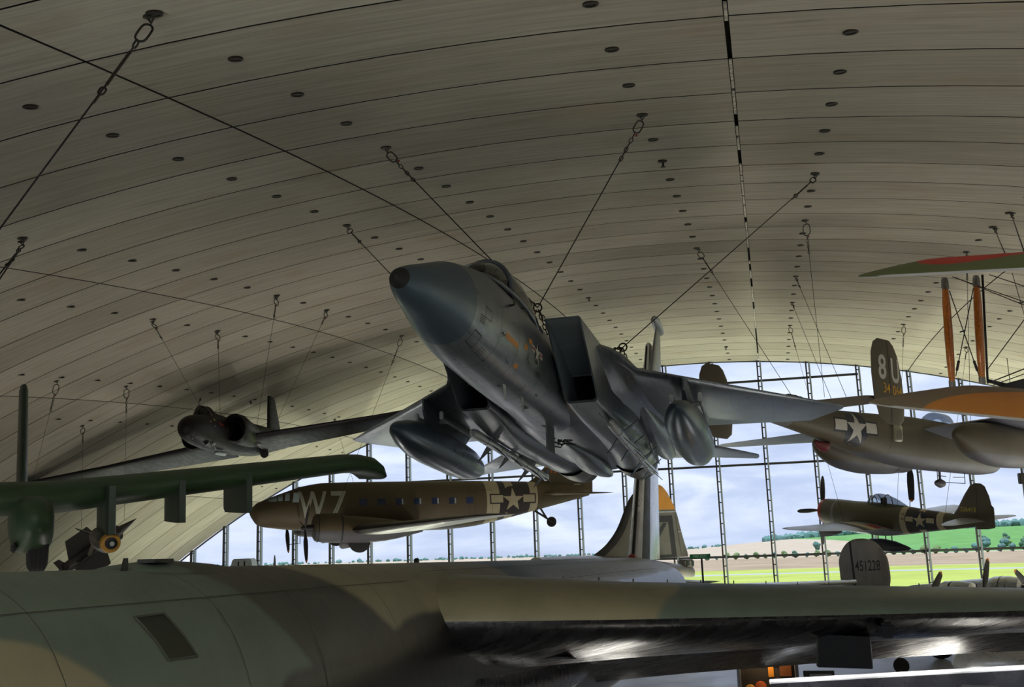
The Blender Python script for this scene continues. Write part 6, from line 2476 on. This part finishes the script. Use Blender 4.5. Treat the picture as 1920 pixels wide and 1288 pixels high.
# small fittings below the vault
SPK = MB()
rev(SPK, [(0, .10), (.03, .10), (.04, .03), (.14, .03), (.15, .07), (.17, .07)], n=14)
SPK.xf(Matrix.Rotation(-PI / 2, 4, 'Y'))
sp0 = None
for px, py, lb in ((1243, 302, 'small dark spray nozzle under the vault left of the crown joint'), (469, 752, 'small dark spray nozzle under the vault above the black jet'), (1104, 558, 'small dark spray nozzle under the vault above the grey fighter intake'), (1361, 651, 'small dark spray nozzle under the vault just above the glass wall')):
    P, nrm = hitroof(px, py)
    if sp0 is None:
        sp0 = SPK.build('spray_nozzle', SOCK)
        o = sp0
    else:
        o = sp0.copy()
        COL.objects.link(o)
    o.location = P
    o.rotation_euler = nrm.to_track_quat('Z', 'Y').to_euler()
    tag(o, lb, 'ceiling fitting', 'spray nozzles under the vault')
Ph = at(1917, 897, 60)
t = thing('hanging_loudspeaker', 'small dark box hanging on a rod before the glass at the right edge', 'loudspeaker', Ph)
m = MB()
box(m, (0, 0, 0), (.42, .3, .62), bev=.03)
m.build('cabinet', BLK, t)
m = MB()
zt = 6
while inside(Vector((Ph.x, Ph.y, Ph.z + zt))) > 0:
    zt += .05
tube(m, [(0, 0, .3), (0, 0, zt - .02)], .02, 6)
m.build('drop_rod', WIRE, t)
EXPOSURE = 0.36
UPLIGHTS = []  # added fill lamps in rows, left out where they would show
for v_, e_ in ((68, 480), (60, 400), (51, 300), (42, 220), (32, 130), (22, 70), (12, 45), (2, 30)):
    for u_ in (-40, -31, -22, -13, -4, 5, 14, 23, 31):
        if u_ < -10 and 38 < v_ < 56:
            continue
        if inside(W(u_, v_, 2.0)) > 1.0:
            d_ = W(u_ + (v_ % 4) - 1, v_, .3) - EYE
            fz_ = d_.dot(_F)
            qx, qy = 960 + FPX * d_.dot(_Rt) / fz_, 644 - FPX * d_.dot(_Up) / fz_
            if 960 < qx < 2000 and 1200 < qy < 1330:
                continue
            k_ = .35 if u_ < -35 else .6 if u_ < -25 else 1.25 if u_ > 3 and v_ > 55 else 1.0
            UPLIGHTS.append((u_ + (v_ % 4) - 1, v_, e_ * k_, ''))
UPLIGHTS += [(-13, 47, 170, ''), (-20, 46, 130, ''), (-9.5, 50, 120, ''), (-28, 46, 70, '')]
REAR_FILL = 1050  # strength of the added fill lamps behind the viewer
# ------------------------------------------------------------------ finish
sockets()
for (u, v, e, where) in UPLIGHTS:
    uplight(u, v, e, where=where)
for u in (-18, -10, -2, 6, 14):  # added lamps behind the viewer, bounced off the rear vault as fill
    uplight(u, -8.5, REAR_FILL, spread=95, col=(236, 243, 255))
vs = SC.view_settings
SC.display_settings.display_device = 'sRGB'
vs.view_transform = 'Standard'
vs.look = 'None'
vs.gamma = 1.0
vs.exposure = EXPOSURE
vs.use_curve_mapping = False
cy = SC.cycles
cy.use_denoising = True
cy.max_bounces = 8
cy.diffuse_bounces = 4
cy.glossy_bounces = 4
cy.transparent_max_bounces = 16
cy.caustics_reflective = False
cy.caustics_refractive = False
cy.sample_clamp_indirect = 6.0
